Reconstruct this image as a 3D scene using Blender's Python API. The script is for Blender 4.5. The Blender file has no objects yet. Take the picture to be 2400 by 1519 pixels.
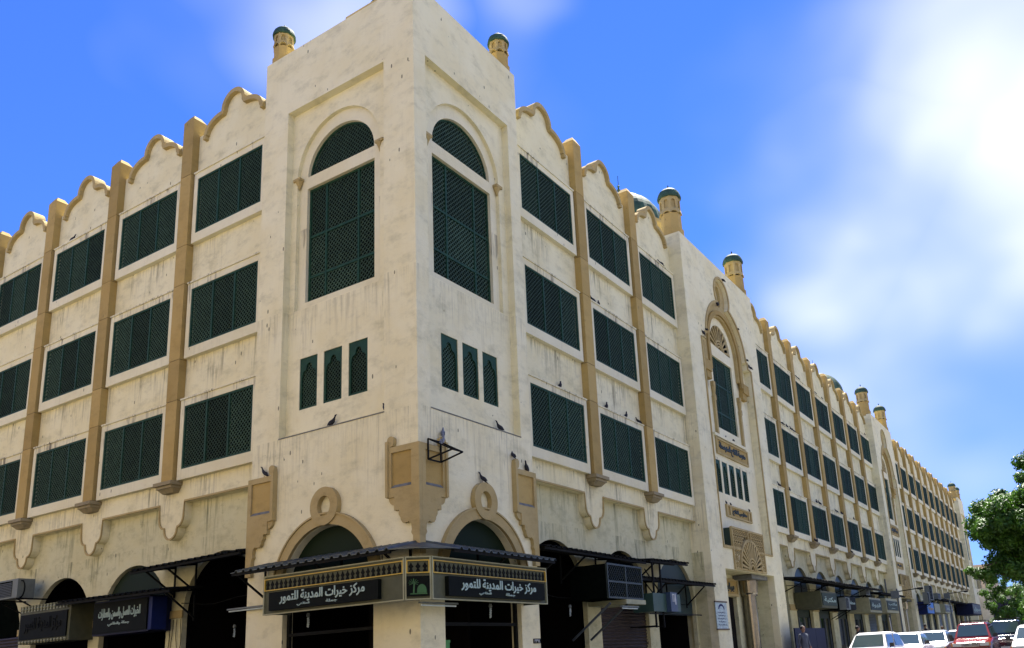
import bpy, bmesh, math, random
from math import sin, cos, pi, sqrt, radians
from mathutils import Vector, Matrix
from mathutils.geometry import tessellate_polygon
random.seed(7)
SC = bpy.context.scene
COL = SC.collection

# ------------------------------------------------------------------ camera
yaw, pitch, roll = -0.54878, 0.25003, -0.05503
fw = Vector((sin(yaw)*cos(pitch), cos(yaw)*cos(pitch), sin(pitch)))
rt0 = Vector((cos(yaw), -sin(yaw), 0)); up0 = rt0.cross(fw)
cr, sr = cos(roll), sin(roll)
rt = rt0*cr + up0*sr; up = -rt0*sr + up0*cr
cam = bpy.data.cameras.new('camera'); camo = bpy.data.objects.new('camera', cam); COL.objects.link(camo)
camo.matrix_world = Matrix(((rt.x, up.x, -fw.x, 11.5395), (rt.y, up.y, -fw.y, -13.1809), (rt.z, up.z, -fw.z, 1.35), (0, 0, 0, 1)))
cam.sensor_fit = 'HORIZONTAL'; cam.sensor_width = 36
cam.lens = 1959.31/2400*36
cam.shift_x = -(1306.46-1200)/2400
cam.shift_y = (1042.0-759.5)/2400
cam.clip_start = .1; cam.clip_end = 3000
SC.camera = camo

# ------------------------------------------------------------------ sky and sun
SUN_EL, SUN_DIR = 63, (-0.20, 1.0)        # high sun behind the building: both facades are in open shade
az = math.atan2(SUN_DIR[0], SUN_DIR[1])
wd = bpy.data.worlds.new('World'); SC.world = wd; wd.use_nodes = True
nt = wd.node_tree; nt.nodes.clear(); N = nt.nodes.new; K = nt.links.new
out = N('ShaderNodeOutputWorld'); bg = N('ShaderNodeBackground'); bg.inputs['Strength'].default_value = 0.08
sky = N('ShaderNodeTexSky'); sky.sky_type = 'NISHITA'; sky.sun_disc = False
sky.sun_elevation = radians(SUN_EL); sky.sun_rotation = az; sky.air_density = 0.8; sky.dust_density = 0.0; sky.ozone_density = 5.0
hs = N('ShaderNodeHueSaturation'); hs.inputs['Saturation'].default_value = 1.05; hs.inputs['Value'].default_value = 1.0
tint = N('ShaderNodeMix'); tint.data_type = 'RGBA'; tint.blend_type = 'MULTIPLY'; tint.inputs[0].default_value = 1.0
tint.inputs[7].default_value = (0.54, 0.65, 1.10, 1)
K(sky.outputs[0], tint.inputs[6]); 
sxz = N('ShaderNodeSeparateXYZ'); tcs = N('ShaderNodeTexCoord'); K(tcs.outputs['Generated'], sxz.inputs[0])
hz = N('ShaderNodeMapRange'); hz.interpolation_type = 'SMOOTHSTEP'; hz.inputs['From Min'].default_value = .0; hz.inputs['From Max'].default_value = .5; hz.inputs['To Min'].default_value = .62; hz.inputs['To Max'].default_value = 1.0
K(sxz.outputs['Z'], hz.inputs['Value']); hv = N('ShaderNodeVectorMath'); hv.operation = 'SCALE'; K(tint.outputs[2], hv.inputs[0]); K(hz.outputs[0], hv.inputs['Scale'])
K(hv.outputs[0], hs.inputs['Color'])
tc = N('ShaderNodeTexCoord')
mp = N('ShaderNodeMapping'); mp.inputs['Scale'].default_value = (1, 1, 1.5); mp.inputs['Location'].default_value = (0.35, 0.2, 0.1)
K(tc.outputs['Generated'], mp.inputs['Vector'])
n1 = N('ShaderNodeTexNoise'); n1.inputs['Scale'].default_value = 2.6; n1.inputs['Detail'].default_value = 3; n1.inputs['Roughness'].default_value = .42; n1.inputs['Distortion'].default_value = .3
K(mp.outputs[0], n1.inputs['Vector'])
nd = N('ShaderNodeTexNoise'); nd.inputs['Scale'].default_value = 3.4; nd.inputs['Detail'].default_value = 2.5; nd.inputs['Roughness'].default_value = .45; K(mp.outputs[0], nd.inputs['Vector'])
nsb = N('ShaderNodeVectorMath'); nsb.operation = 'SUBTRACT'; K(nd.outputs['Color'], nsb.inputs[0]); nsb.inputs[1].default_value = (.5, .5, .5)
nsc = N('ShaderNodeVectorMath'); nsc.operation = 'MULTIPLY_ADD'; K(nsb.outputs[0], nsc.inputs[0]); nsc.inputs[1].default_value = (.42, .42, .42); K(tc.outputs['Generated'], nsc.inputs[2])
# broad banks of soft cloud, placed round the whole sky; unseen ones are added to light the facades
def bank(d, width, amp):
    v = N('ShaderNodeVectorMath'); v.operation = 'DISTANCE'; K(nsc.outputs[0], v.inputs[0]); v.inputs[1].default_value = Vector(d).normalized()
    m = N('ShaderNodeMapRange'); m.interpolation_type = 'SMOOTHSTEP'; m.inputs['From Min'].default_value = width; m.inputs['From Max'].default_value = 0
    m.inputs['To Min'].default_value = 0; m.inputs['To Max'].default_value = amp; K(v.outputs['Value'], m.inputs['Value']); return m.outputs[0]
def pixdir(x, y):
    return rt*((x-1306.46)/1959.31) - up*((y-1042)/1959.31) + fw
banks = [((0.02, 0.915, 0.43), .38, 1.0), ((-0.01, 0.85, 0.545), .24, .50), ((-0.12, 0.90, 0.42), .25, .95), ((0.10, 0.84, 0.50), .22, .45), ((0.0, 0.951, 0.309), .12, .75), ((-0.60, 0.49, 0.65), .17, .50), ((-0.43, 0.62, 0.66), .12, .30),
         ((0.75, 0.5, 0.5), .6, .95), ((0.3, -0.8, 0.5), .7, .6), ((-0.9, -0.4, 0.4), .5, .6), ((.9, -.2, .4), .6, .9)]  # unseen banks added to throw whiter, stronger light on the facades
acc = None
BANKS_OUT = []
for b in banks:
    o = bank(*b)
    if acc is None: acc = o
    else:
        mx = N('ShaderNodeMath'); mx.operation = 'MAXIMUM'; K(acc, mx.inputs[0]); K(o, mx.inputs[1]); acc = mx.outputs[0]
nr = N('ShaderNodeMapRange'); nr.interpolation_type = 'SMOOTHSTEP'; nr.inputs['From Min'].default_value = .30; nr.inputs['From Max'].default_value = .70
K(n1.outputs['Fac'], nr.inputs['Value'])
sm = N('ShaderNodeMath'); sm.operation = 'MULTIPLY_ADD'; K(nr.outputs[0], sm.inputs[0]); sm.inputs[1].default_value = .85; sm.inputs[2].default_value = .35
ml = N('ShaderNodeMath'); ml.operation = 'MULTIPLY'; ml.use_clamp = True; K(acc, ml.inputs[0]); K(sm.outputs[0], ml.inputs[1])
wisp = N('ShaderNodeMapRange'); wisp.inputs['From Min'].default_value = .52; wisp.inputs['From Max'].default_value = .85; wisp.inputs['To Max'].default_value = .22; K(n1.outputs['Fac'], wisp.inputs['Value'])
fm = N('ShaderNodeMath'); fm.operation = 'MAXIMUM'; K(ml.outputs[0], fm.inputs[0]); K(wisp.outputs[0], fm.inputs[1])
cm = N('ShaderNodeMix'); cm.data_type = 'RGBA'; K(fm.outputs[0], cm.inputs[0]); K(hs.outputs[0], cm.inputs[6]); cm.inputs[7].default_value = (4.9, 5.05, 5.7, 1)
K(cm.outputs[2], bg.inputs['Color']); K(bg.outputs[0], out.inputs[0])

sl = bpy.data.lights.new('sun', 'SUN'); sl.energy = 5.0; sl.angle = radians(.53); sl.color = (1, .95, .87)
so = bpy.data.objects.new('sun', sl); COL.objects.link(so)
d = Vector((sin(az)*cos(radians(SUN_EL)), cos(az)*cos(radians(SUN_EL)), sin(radians(SUN_EL))))
so.rotation_euler = d.to_track_quat('Z', 'Y').to_euler(); so.location = (0, 0, 60)
SC.view_settings.view_transform = 'Standard'; SC.view_settings.look = 'None'; SC.view_settings.gamma = 1
SC.view_settings.use_curve_mapping = False
SC.view_settings.exposure = 1.72
try:
    SC.cycles.max_bounces = 6; SC.cycles.diffuse_bounces = 3; SC.cycles.transparent_max_bounces = 4
except Exception: pass

# ------------------------------------------------------------------ materials
MAT = {}
def newmat(name):
    m = bpy.data.materials.new(name); m.use_nodes = True; MAT[name] = m
    return m, m.node_tree, m.node_tree.nodes['Principled BSDF']
def simple(name, col, rough=.6, metal=0, noise=.12, scale=6, bump=0, spec=.5):
    m, t, b = newmat(name)
    b.inputs['Roughness'].default_value = rough; b.inputs['Metallic'].default_value = metal
    b.inputs['Specular IOR Level'].default_value = spec
    g = t.nodes.new('ShaderNodeNewGeometry'); n = t.nodes.new('ShaderNodeTexNoise'); n.inputs['Scale'].default_value = scale; n.inputs['Detail'].default_value = 6
    t.links.new(g.outputs['Position'], n.inputs['Vector'])
    r = t.nodes.new('ShaderNodeValToRGB'); r.color_ramp.elements[0].position = .3; r.color_ramp.elements[1].position = .7
    r.color_ramp.elements[0].color = (*[c*(1-noise) for c in col], 1); r.color_ramp.elements[1].color = (*[min(1, c*(1+noise)) for c in col], 1)
    t.links.new(n.outputs['Fac'], r.inputs[0]); t.links.new(r.outputs[0], b.inputs['Base Color'])
    if bump:
        bp = t.nodes.new('ShaderNodeBump'); bp.inputs['Strength'].default_value = bump; bp.inputs['Distance'].default_value = .02
        t.links.new(n.outputs['Fac'], bp.inputs['Height']); t.links.new(bp.outputs[0], b.inputs['Normal'])
    return m
def stucco(name, col, dirt, dirtcol, ledges=(), streak=.5, blotch=.35, speck=.5):
    """weathered plaster: mottled coat, rain streaks that start at ledges, small marks"""
    m, t, b = newmat(name); n_ = t.nodes.new; k = t.links.new
    b.inputs['Roughness'].default_value = .9; b.inputs['Specular IOR Level'].default_value = .2
    g = n_('ShaderNodeNewGeometry')
    def noise(sc, det=5, rough=.6, vec=(1, 1, 1), off=0):
        mpn = n_('ShaderNodeMapping'); mpn.inputs['Scale'].default_value = vec; mpn.inputs['Location'].default_value = (off, off*2, off*.7); k(g.outputs['Position'], mpn.inputs['Vector'])
        x = n_('ShaderNodeTexNoise'); x.inputs['Scale'].default_value = sc; x.inputs['Detail'].default_value = det; x.inputs['Roughness'].default_value = rough; k(mpn.outputs[0], x.inputs['Vector']); return x.outputs['Fac']
    def mr(v, a, b_, c=0, d_=1, smooth=True):
        x = n_('ShaderNodeMapRange'); x.inputs['From Min'].default_value = a; x.inputs['From Max'].default_value = b_; x.inputs['To Min'].default_value = c; x.inputs['To Max'].default_value = d_
        if smooth: x.interpolation_type = 'SMOOTHSTEP'
        k(v, x.inputs['Value']); return x.outputs[0]
    def mth(op, a, b_):
        x = n_('ShaderNodeMath'); x.operation = op
        for i, v in enumerate((a, b_)):
            if isinstance(v, (int, float)): x.inputs[i].default_value = v
            else: k(v, x.inputs[i])
        return x.outputs[0]
    def mix(f, a, b_):
        x = n_('ShaderNodeMix'); x.data_type = 'RGBA'
        if isinstance(f, float): x.inputs[0].default_value = f
        else: k(f, x.inputs[0])
        for i, v in ((6, a), (7, b_)):
            if isinstance(v, tuple): x.inputs[i].default_value = (*v, 1)
            else: k(v, x.inputs[i])
        return x.outputs[2]
    warm = mix(mr(noise(.7, 4), .35, .7), col, tuple(c*f for c, f in zip(col, (.95, .92, .84))))
    big = mth('MULTIPLY', mr(noise(1.5, 7, .68, (1, 1, 1.7), 3), .46, .74), blotch)
    c1 = mix(big, warm, tuple(c*f for c, f in zip(col, (.60, .60, .55))))
    st = mr(noise(9, 5, .65, (1, 1, .045), 11), .48, .66)
    stf = mr(noise(24, 4, .7, (1, 1, .06), 23), .50, .68)
    st = mth('MAXIMUM', st, mth('MULTIPLY', stf, .8))
    patch = mr(noise(.55, 4, .6, (1, 1, .8), 7), .42, .68)
    sep = n_('ShaderNodeSeparateXYZ'); k(g.outputs['Position'], sep.inputs[0])
    zz = mth('ADD', sep.outputs['Z'], mth('MULTIPLY', mr(noise(1.1, 3, .5, (1, 1, .15), 51), .3, .7, -.5, .9), 1.0))
    led = None
    for z, h in ledges:                # rain-wash grime that hangs from each ledge
        a = mr(zz, z-h+.35, z+.25, 0, 1, True)
        c = mth('LESS_THAN', sep.outputs['Z'], z)
        v = mth('MULTIPLY', a, c)
        led = v if led is None else mth('MAXIMUM', led, v)
    base = mth('MULTIPLY', patch, .10)
    if led is not None: base = mth('MAXIMUM', base, mth('MULTIPLY', led, mr(patch, 0, 1, .55, 1.1)))
    f = mth('MULTIPLY', mth('MULTIPLY', st, base), streak)
    c2 = mix(f, c1, dirtcol)
    fd = mth('MULTIPLY', mr(noise(3.0, 7, .72, (1, 1, 1.5), 31), .52, .78), dirt)
    c3 = mix(fd, c2, dirtcol)
    sp = n_('ShaderNodeTexVoronoi'); sp.inputs['Scale'].default_value = 3.4
    mps = n_('ShaderNodeMapping'); mps.inputs['Scale'].default_value = (1, 1, .38); mps.inputs['Rotation'].default_value = (.12, .12, .3); k(g.outputs['Position'], mps.inputs['Vector']); k(mps.outputs[0], sp.inputs['Vector'])
    spm = mth('MULTIPLY', mth('LESS_THAN', sp.outputs['Distance'], .075), mth('GREATER_THAN', noise(2, 2, .5, (1, 1, 1), 41), .47))
    c4 = mix(mth('MULTIPLY', spm, speck), c3, (.045, .05, .035))
    k(c4, b.inputs['Base Color'])
    h = mth('ADD', mth('MULTIPLY', noise(28, 5), .25), mth('MULTIPLY', noise(2.2, 5, .6, (1, 1, 1.6), 5), 1.0))
    bp = n_('ShaderNodeBump'); bp.inputs['Strength'].default_value = .55; bp.inputs['Distance'].default_value = .035; k(h, bp.inputs['Height']); k(bp.outputs[0], b.inputs['Normal'])
    return m
LED = ((13.77, .9), (10.18, .9), (6.66, 1.0))
stucco('plaster', (.79, .735, .465), .25, (.17, .155, .10), LED, .75, .62, .8)
stucco('tower_plaster', (.80, .75, .49), .18, (.20, .185, .12), ((10.2, 1.7), (6.85, 2.2)), .65, .60, .8)
stucco('lower_plaster_shaded', (.62, .59, .355), .55, (.15, .155, .08), ((6.02, 1.0), (5.0, .6)), .8, .65, .7)  # dirt, plus a darker, greener base that paints in street-level shade
stucco('surround', (.77, .725, .49), .15, (.22, .20, .14), ((16.09, .32), (12.52, .32), (8.97, .32)), 1.3, .15, .7)
stucco('tan_trim', (.44, .345, .155), .45, (.17, .135, .05), (), .35, .5, .15)
stucco('tan_block', (.43, .31, .11), .35, (.18, .14, .05), (), .3, .45, .4)
stucco('cream_far', (.60, .57, .50), .2, (.3, .28, .2), (), .3, .3, .1)
stucco('corbel_stone', (.30, .255, .15), .8, (.07, .07, .05), (), .4, .6, .2)
simple('lattice_green', (.042, .078, .050), .7, noise=.2, spec=.15)
simple('sash_green', (.012, .050, .026), .6, noise=.2, spec=.2)
simple('void', (.003, .0045, .0035), 1.0, noise=.3, spec=0)  # near-black; sheets of it paint the unlit depth behind openings
simple('dark_green', (.012, .03, .018), .7)
simple('dome_green', (.035, .075, .05), .7, noise=.35, scale=4, spec=.2)
simple('finial_metal', (.06, .12, .09), .4, .6)
simple('joint', (.10, .075, .03), .9)
simple('grey_ledge', (.15, .155, .13), .85, noise=.3)
simple('roof_felt', (.35, .33, .29), .9)
simple('asphalt', (.042, .042, .044), .85, noise=.2, scale=14, bump=.3)
simple('pavement', (.09, .085, .07), .85, noise=.15, scale=3, bump=.2)
simple('kerb_stone', (.35, .34, .31), .8)
simple('road_paint', (.75, .75, .72), .7)
simple('earth', (.36, .31, .24), .95)
simple('black_metal', (.006, .007, .006), .75, 0, spec=.15)
simple('corrugated', (.10, .12, .115), .45, .6, noise=.35, scale=5)
simple('sign_frame', (.085, .09, .05), .6, noise=.12, spec=.2)
simple('sign_board', (.004, .006, .004), .7, noise=.2, spec=.1)
simple('sign_letter', (.36, .48, .40), .5, noise=.05)
simple('sign_gold', (.55, .36, .03), .4, noise=.1)
simple('sign_shape', (.006, .007, .005), .7, spec=.1)
simple('sign_green', (.02, .10, .02), .5)
simple('blue_panel', (.006, .015, .085), .6, spec=.2)
simple('blue_light', (.05, .20, .55), .4)
simple('navy_panel', (.006, .010, .035), .6, spec=.2)
simple('grey_panel', (.10, .12, .125), .6)
simple('khaki_panel', (.30, .30, .17), .6)
simple('ac_white', (.13, .15, .13), .6)
simple('ac_grille', (.03, .04, .04), .6)
simple('cage_mesh', (.035, .05, .045), .5, .4)
simple('shutter', (.045, .032, .024), .6, noise=.2)
simple('shutter_grey', (.17, .22, .24), .5, noise=.15)
simple('door_dark', (.005, .004, .003), .8, spec=.1)  # door colour; on shop inner walls it paints in the lack of light
simple('chrome', (.26, .24, .19), .24, 1.0, noise=.15)
simple('sign_ink', (.03, .045, .035), .6)
simple('yellow_box', (.36, .36, .05), .6)
simple('green_box', (.06, .26, .06), .6)
simple('white_card', (.60, .62, .58), .6)
simple('tube_white', (.5, .58, .54), .35)
simple('cooler_blue', (.03, .055, .10), .4)
simple('cooler_green', (.03, .07, .05), .5)
simple('pigeon_grey', (.012, .014, .020), .8, noise=.5, scale=40)
simple('pigeon_pale', (.17, .19, .21), .6, noise=.5, scale=40)
simple('pigeon_leg', (.16, .05, .04), .6)
simple('white_paint', (.80, .80, .79), .22, noise=.02, spec=.6)
simple('silver_paint', (.48, .50, .52), .25, .5, noise=.02)
simple('red_paint', (.17, .010, .008), .22, noise=.05, spec=.6)
simple('navy_paint', (.010, .013, .03), .15, noise=.05, spec=.8)
simple('car_trim', (.015, .015, .016), .5)
simple('tyre', (.02, .02, .02), .9)
simple('rim', (.45, .46, .47), .3, .8)
simple('lamp_lens', (.55, .57, .50), .1, noise=.3, scale=30, spec=1)
simple('amber', (.65, .25, .03), .2)
simple('plate_white', (.6, .6, .55), .5)
simple('skin', (.22, .12, .07), .6)
simple('cloth_black', (.010, .010, .012), .85)
simple('cloth_pale', (.06, .07, .09), .85)
simple('cloth_navy', (.012, .016, .035), .85)
simple('hair', (.006, .005, .005), .7)
simple('bark', (.085, .06, .04), .9, noise=.3, scale=12, bump=.6)
simple('pole_metal', (.09, .11, .12), .5, .5)
simple('bldg_grey', (.30, .30, .28), .9, noise=.25, scale=.6)
simple('bldg_tan', (.48, .38, .24), .9, noise=.2, scale=.8)
simple('poster_paper', (.40, .50, .48), .6, noise=.35, scale=16)
simple('wood_edge', (.10, .07, .04), .7)
def vary(name, lo, hi):
    m = MAT[name]; t = m.node_tree; b = t.nodes['Principled BSDF']; l = b.inputs['Base Color'].links[0]; src = l.from_socket
    oi = t.nodes.new('ShaderNodeObjectInfo'); mr_ = t.nodes.new('ShaderNodeMapRange'); mr_.inputs['To Min'].default_value = lo; mr_.inputs['To Max'].default_value = hi; t.links.new(oi.outputs['Random'], mr_.inputs['Value'])
    h = t.nodes.new('ShaderNodeHueSaturation'); t.links.new(src, h.inputs['Color']); t.links.new(mr_.outputs[0], h.inputs['Value']); t.links.new(h.outputs[0], b.inputs['Base Color'])
vary('lattice_green', .65, 1.3); vary('tan_block', .84, 1.12); vary('surround', .93, 1.03); vary('shutter_grey', .6, 1.2)
def glassmat(name, col, rough=.05, spec=.8):
    m, t, b = newmat(name); b.inputs['Base Color'].default_value = (*col, 1); b.inputs['Roughness'].default_value = rough
    b.inputs['Specular IOR Level'].default_value = spec; b.inputs['IOR'].default_value = 1.5
glassmat('shop_glass', (.012, .022, .020)); glassmat('lunette_glass', (.02, .045, .045), .45, .3); glassmat('car_glass', (.03, .05, .055), .04); glassmat('dark_glass', (.008, .018, .008), .6, .1)
def leafmat(name, c1, c2):
    m, t, b = newmat(name); b.inputs['Roughness'].default_value = .5
    oi = t.nodes.new('ShaderNodeNewGeometry'); n = t.nodes.new('ShaderNodeTexNoise'); n.inputs['Scale'].default_value = 1.6; n.inputs['Detail'].default_value = 5
    t.links.new(oi.outputs['Position'], n.inputs['Vector'])
    r = t.nodes.new('ShaderNodeValToRGB'); r.color_ramp.elements[0].position = .35; r.color_ramp.elements[1].position = .65
    r.color_ramp.elements[0].color = (*c1, 1); r.color_ramp.elements[1].color = (*c2, 1); t.links.new(n.outputs['Fac'], r.inputs[0])
    t.links.new(r.outputs[0], b.inputs['Base Color'])
    tr = t.nodes.new('ShaderNodeBsdfTranslucent'); t.links.new(r.outputs[0], tr.inputs['Color'])
    mx = t.nodes.new('ShaderNodeMixShader'); mx.inputs[0].default_value = .35; t.links.new(b.outputs[0], mx.inputs[1]); t.links.new(tr.outputs[0], mx.inputs[2])
    t.links.new(mx.outputs[0], t.nodes['Material Output'].inputs[0])
leafmat('leaf', (.032, .095, .008), (.10, .225, .016)); leafmat('leaf_light', (.05, .12, .012), (.10, .22, .02))

# ------------------------------------------------------------------ mesh helpers
class MB:
    def __init__(s): s.v = []; s.f = []
    def box(s, x0, x1, y0, y1, z0, z1):
        b = len(s.v)
        s.v += [(x, y, z) for z in (z0, z1) for y in (y0, y1) for x in (x0, x1)]
        s.f += [tuple(b+i for i in q) for q in ((0, 1, 3, 2), (4, 6, 7, 5), (0, 4, 5, 1), (2, 3, 7, 6), (0, 2, 6, 4), (1, 5, 7, 3))]
        return s
    def bar(s, p, q, w, h=None, up=Vector((0, 0, 1))):
        p = Vector(p); q = Vector(q); h = h or w; d = (q-p).normalized()
        if abs(d.dot(up)) > .95: up = Vector((0, 1, 0))
        a = d.cross(up).normalized()*w/2; c = a.cross(d).normalized()*h/2
        b = len(s.v)
        s.v += [tuple(e+i*a+j*c) for e in (p, q) for i, j in ((-1, -1), (1, -1), (1, 1), (-1, 1))]
        s.f += [tuple(b+i for i in z) for z in ((0, 1, 2, 3), (7, 6, 5, 4), (0, 4, 5, 1), (1, 5, 6, 2), (2, 6, 7, 3), (3, 7, 4, 0))]
        return s
    def tube(s, pts, rs, n=8, cap=True):
        pts = [Vector(p) for p in pts]
        if not isinstance(rs, (list, tuple)): rs = [rs]*len(pts)
        b = len(s.v)
        for i, p in enumerate(pts):
            d = (pts[min(i+1, len(pts)-1)]-pts[max(i-1, 0)]).normalized()
            a = d.cross(Vector((0, 0, 1)) if abs(d.z) < .9 else Vector((0, 1, 0))).normalized(); c = a.cross(d)
            s.v += [tuple(p+rs[i]*(a*cos(2*pi*j/n)+c*sin(2*pi*j/n))) for j in range(n)]
        for i in range(len(pts)-1):
            for j in range(n):
                s.f.append((b+i*n+j, b+i*n+(j+1) % n, b+(i+1)*n+(j+1) % n, b+(i+1)*n+j))
        if cap: s.f.append(tuple(b+j for j in range(n))); s.f.append(tuple(b+(len(pts)-1)*n+j for j in reversed(range(n))))
        return s
    def lathe(s, c, prof, n=16, rot=0, rf=None):
        b = len(s.v); c = Vector(c)
        for r, z in prof:
            for j in range(n):
                a = 2*pi*(j+rot)/n; rr = r*(rf(a) if rf else 1)
                s.v.append((c.x+rr*cos(a), c.y+rr*sin(a), c.z+z))
        for i in range(len(prof)-1):
            for j in range(n):
                s.f.append((b+i*n+j, b+i*n+(j+1) % n, b+(i+1)*n+(j+1) % n, b+(i+1)*n+j))
        s.f.append(tuple(b+j for j in reversed(range(n)))); s.f.append(tuple(b+(len(prof)-1)*n+j for j in range(n)))
        return s
    def plate(s, outline, holes, y0, y1, back=True):
        loops = [[Vector((x, z, 0)) for x, z in lp] for lp in [outline]+list(holes)]
        tris = tessellate_polygon(loops); flat = [p for lp in loops for p in lp]; n = len(flat); b = len(s.v)
        s.v += [(p.x, y0, p.y) for p in flat]+[(p.x, y1, p.y) for p in flat]
        def nn(t):
            a_, b_, c_ = (flat[i] for i in t); return (b_-a_).cross(c_-a_).z
        for t in tris:
            if abs(nn(t)) < 1e-10: continue
            t = tuple(t) if nn(t) > 0 else (t[0], t[2], t[1])
            s.f.append(tuple(b+i for i in t))
            if back: s.f.append(tuple(b+n+i for i in reversed(t)))
        k = 0
        for li, lp in enumerate(loops):
            m = len(lp); area = sum(lp[i].x*lp[(i+1) % m].y-lp[(i+1) % m].x*lp[i].y for i in range(m))
            fl = (area > 0) == (li == 0)
            for i in range(m):
                a, c = b+k+i, b+k+(i+1) % m
                q = (a, a+n, c+n, c)
                s.f.append(q if fl else tuple(reversed(q)))
            k += m
        return s
    def build(s, name, mat, parent=None, side=None, smooth=False, fix=False, loc=None, link=True):
        me = bpy.data.meshes.new(name); me.from_pydata([tuple(v) for v in s.v], [], s.f)
        me.materials.append(MAT[mat] if isinstance(mat, str) else mat)
        if fix:
            bm = bmesh.new(); bm.from_mesh(me); bmesh.ops.recalc_face_normals(bm, faces=bm.faces); bm.to_mesh(me); bm.free()
        if smooth:
            me.polygons.foreach_set('use_smooth', [True]*len(me.polygons))
        me.update()
        return mkobj(name, me, parent, side, loc)
def mkobj(name, me, parent=None, side=None, loc=None):
    o = bpy.data.objects.new(name, me); COL.objects.link(o)
    if parent: o.parent = parent
    if side == 'R': o.rotation_euler = (0, 0, pi/2)
    if loc: o.location = loc
    return o
def W(side, s, e, z):          # facade coordinates (along, depth, height) -> world
    return (s, e, z) if side == 'L' else (-e, s, z)
def tag(o, label, cat, group=None, kind=None):
    if label: o['label'] = label
    if cat: o['category'] = cat
    if group: o['group'] = group
    if kind: o['kind'] = kind
    return o
def thing(name, label, cat, loc=(0, 0, 0), rz=0, group=None):
    o = bpy.data.objects.new(name, None); COL.objects.link(o); o.location = loc; o.rotation_euler = (0, 0, rz); o.empty_display_size = .3
    return tag(o, label, cat, group)
def copy_tree(o, parent=None):
    c = o.copy(); COL.objects.link(c); c.parent = parent
    for ch in o.children: copy_tree(ch, c)
    return c
def arc(cx, cz, rx, rz, a0, a1, n):
    return [(cx+rx*cos(radians(a0+(a1-a0)*i/n)), cz+rz*sin(radians(a0+(a1-a0)*i/n))) for i in range(n+1)]
def rect(x0, x1, z0, z1): return [(x0, z0), (x1, z0), (x1, z1), (x0, z1)]
def clip(poly, p, d):
    t0, t1 = -1e9, 1e9; n = len(poly)
    A = sum(poly[i][0]*poly[(i+1) % n][1]-poly[(i+1) % n][0]*poly[i][1] for i in range(n)); sg = 1 if A > 0 else -1
    for i in range(n):
        (ax, az_), (bx, bz) = poly[i], poly[(i+1) % n]
        nx, nz = -(bz-az_)*sg, (bx-ax)*sg
        num = (p[0]-ax)*nx+(p[1]-az_)*nz; den = d[0]*nx+d[1]*nz
        if abs(den) < 1e-9:
            if num < 0: return None
            continue
        t = -num/den
        if den > 0: t0 = max(t0, t)
        else: t1 = min(t1, t)
    return (t0, t1) if t1-t0 > .02 else None
def lattice(poly, sp, w, y, mb=None, slope=1.0):
    """two layers of crossing diagonal slats clipped to a convex outline"""
    mb = mb or MB(); xs = [p[0] for p in poly]; zs = [p[1] for p in poly]; H = max(zs)-min(zs)
    L_ = sqrt(1+slope*slope)
    for sgn, yy in ((1, y), (-1, y+.012)):
        d = (1/L_, sgn*slope/L_); x = min(xs)-H/slope
        while x < max(xs)+H/slope:
            r = clip(poly, (x, min(zs)), d)
            if r:
                a = (x+d[0]*r[0], min(zs)+d[1]*r[0]); c = (x+d[0]*r[1], min(zs)+d[1]*r[1])
                nx, nz = -d[1]*w/2, d[0]*w/2; b = len(mb.v)
                for (px, pz) in (a, c):
                    mb.v += [(px-nx, yy, pz-nz), (px+nx, yy, pz+nz), (px+nx, yy+.012, pz+nz), (px-nx, yy+.012, pz-nz)]
                mb.f += [(b, b+4, b+5, b+1), (b+1, b+5, b+6, b+2), (b+3, b+7, b+4, b)]
            x += sp
    return mb

# ------------------------------------------------------------------ ground, road, pavement
GZ = 0.2
tag(MB().box(-700, 700, -700, 900, GZ-1, GZ-.06).build('ground', 'earth'), None, None, kind='structure')
m = MB(); m.box(4.0-1.2, 33.5, -28, 400, GZ-.055, GZ); m.box(2.8, 19, -200, -28.01, GZ-.055, GZ); m.box(-200, 2.795, -19, -2.805, GZ-.055, GZ); tag(m.build('road', 'asphalt'), None, None, kind='structure')
m = MB(); m.box(-60, 2.6, -2.6, 4.9, GZ-.05, GZ+.12); m.box(-1.5, 2.6, 4.9, 110, GZ-.05, GZ+.12); tag(m.build('pavement', 'pavement'), None, None, kind='structure')
m = MB(); m.box(2.6, 2.78, -2.78, 110, GZ-.05, GZ+.135); m.box(-60, 2.6, -2.78, -2.6, GZ-.05, GZ+.135); tag(m.build('kerb', 'kerb_stone'), None, None, kind='structure')
m = MB()
for i in range(40): m.box(11.2, 11.32, -10+i*6, -7+i*6, GZ, GZ+.004)
tag(m.build('road_marking', 'road_paint'), None, None, kind='structure')

# ------------------------------------------------------------------ the arcade building
B = thing('arcade_building', 'long four storey cream plaster corner building with green lattice windows and tan pilasters', 'building')
ZT, ZB = 17.48, 6.02
GAB = [(1.3, 17.30)]+arc(.5, 17.30, .8, .50, 8, 90, 7)+arc(0, 17.86, .5, .49, -3, 183, 16)+arc(-.5, 17.30, .8, .50, 90, 172, 7)+[(-1.3, 17.30)]
def offset(pts, d):
    o = []
    for i, p in enumerate(pts):
        a = Vector(pts[max(i-1, 0)]); b = Vector(pts[min(i+1, len(pts)-1)]); t = (b-a).normalized() if (b-a).length > 1e-6 else Vector((1, 0))
        o.append((p[0]-t.y*d, p[1]+t.x*d))
    return o
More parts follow.
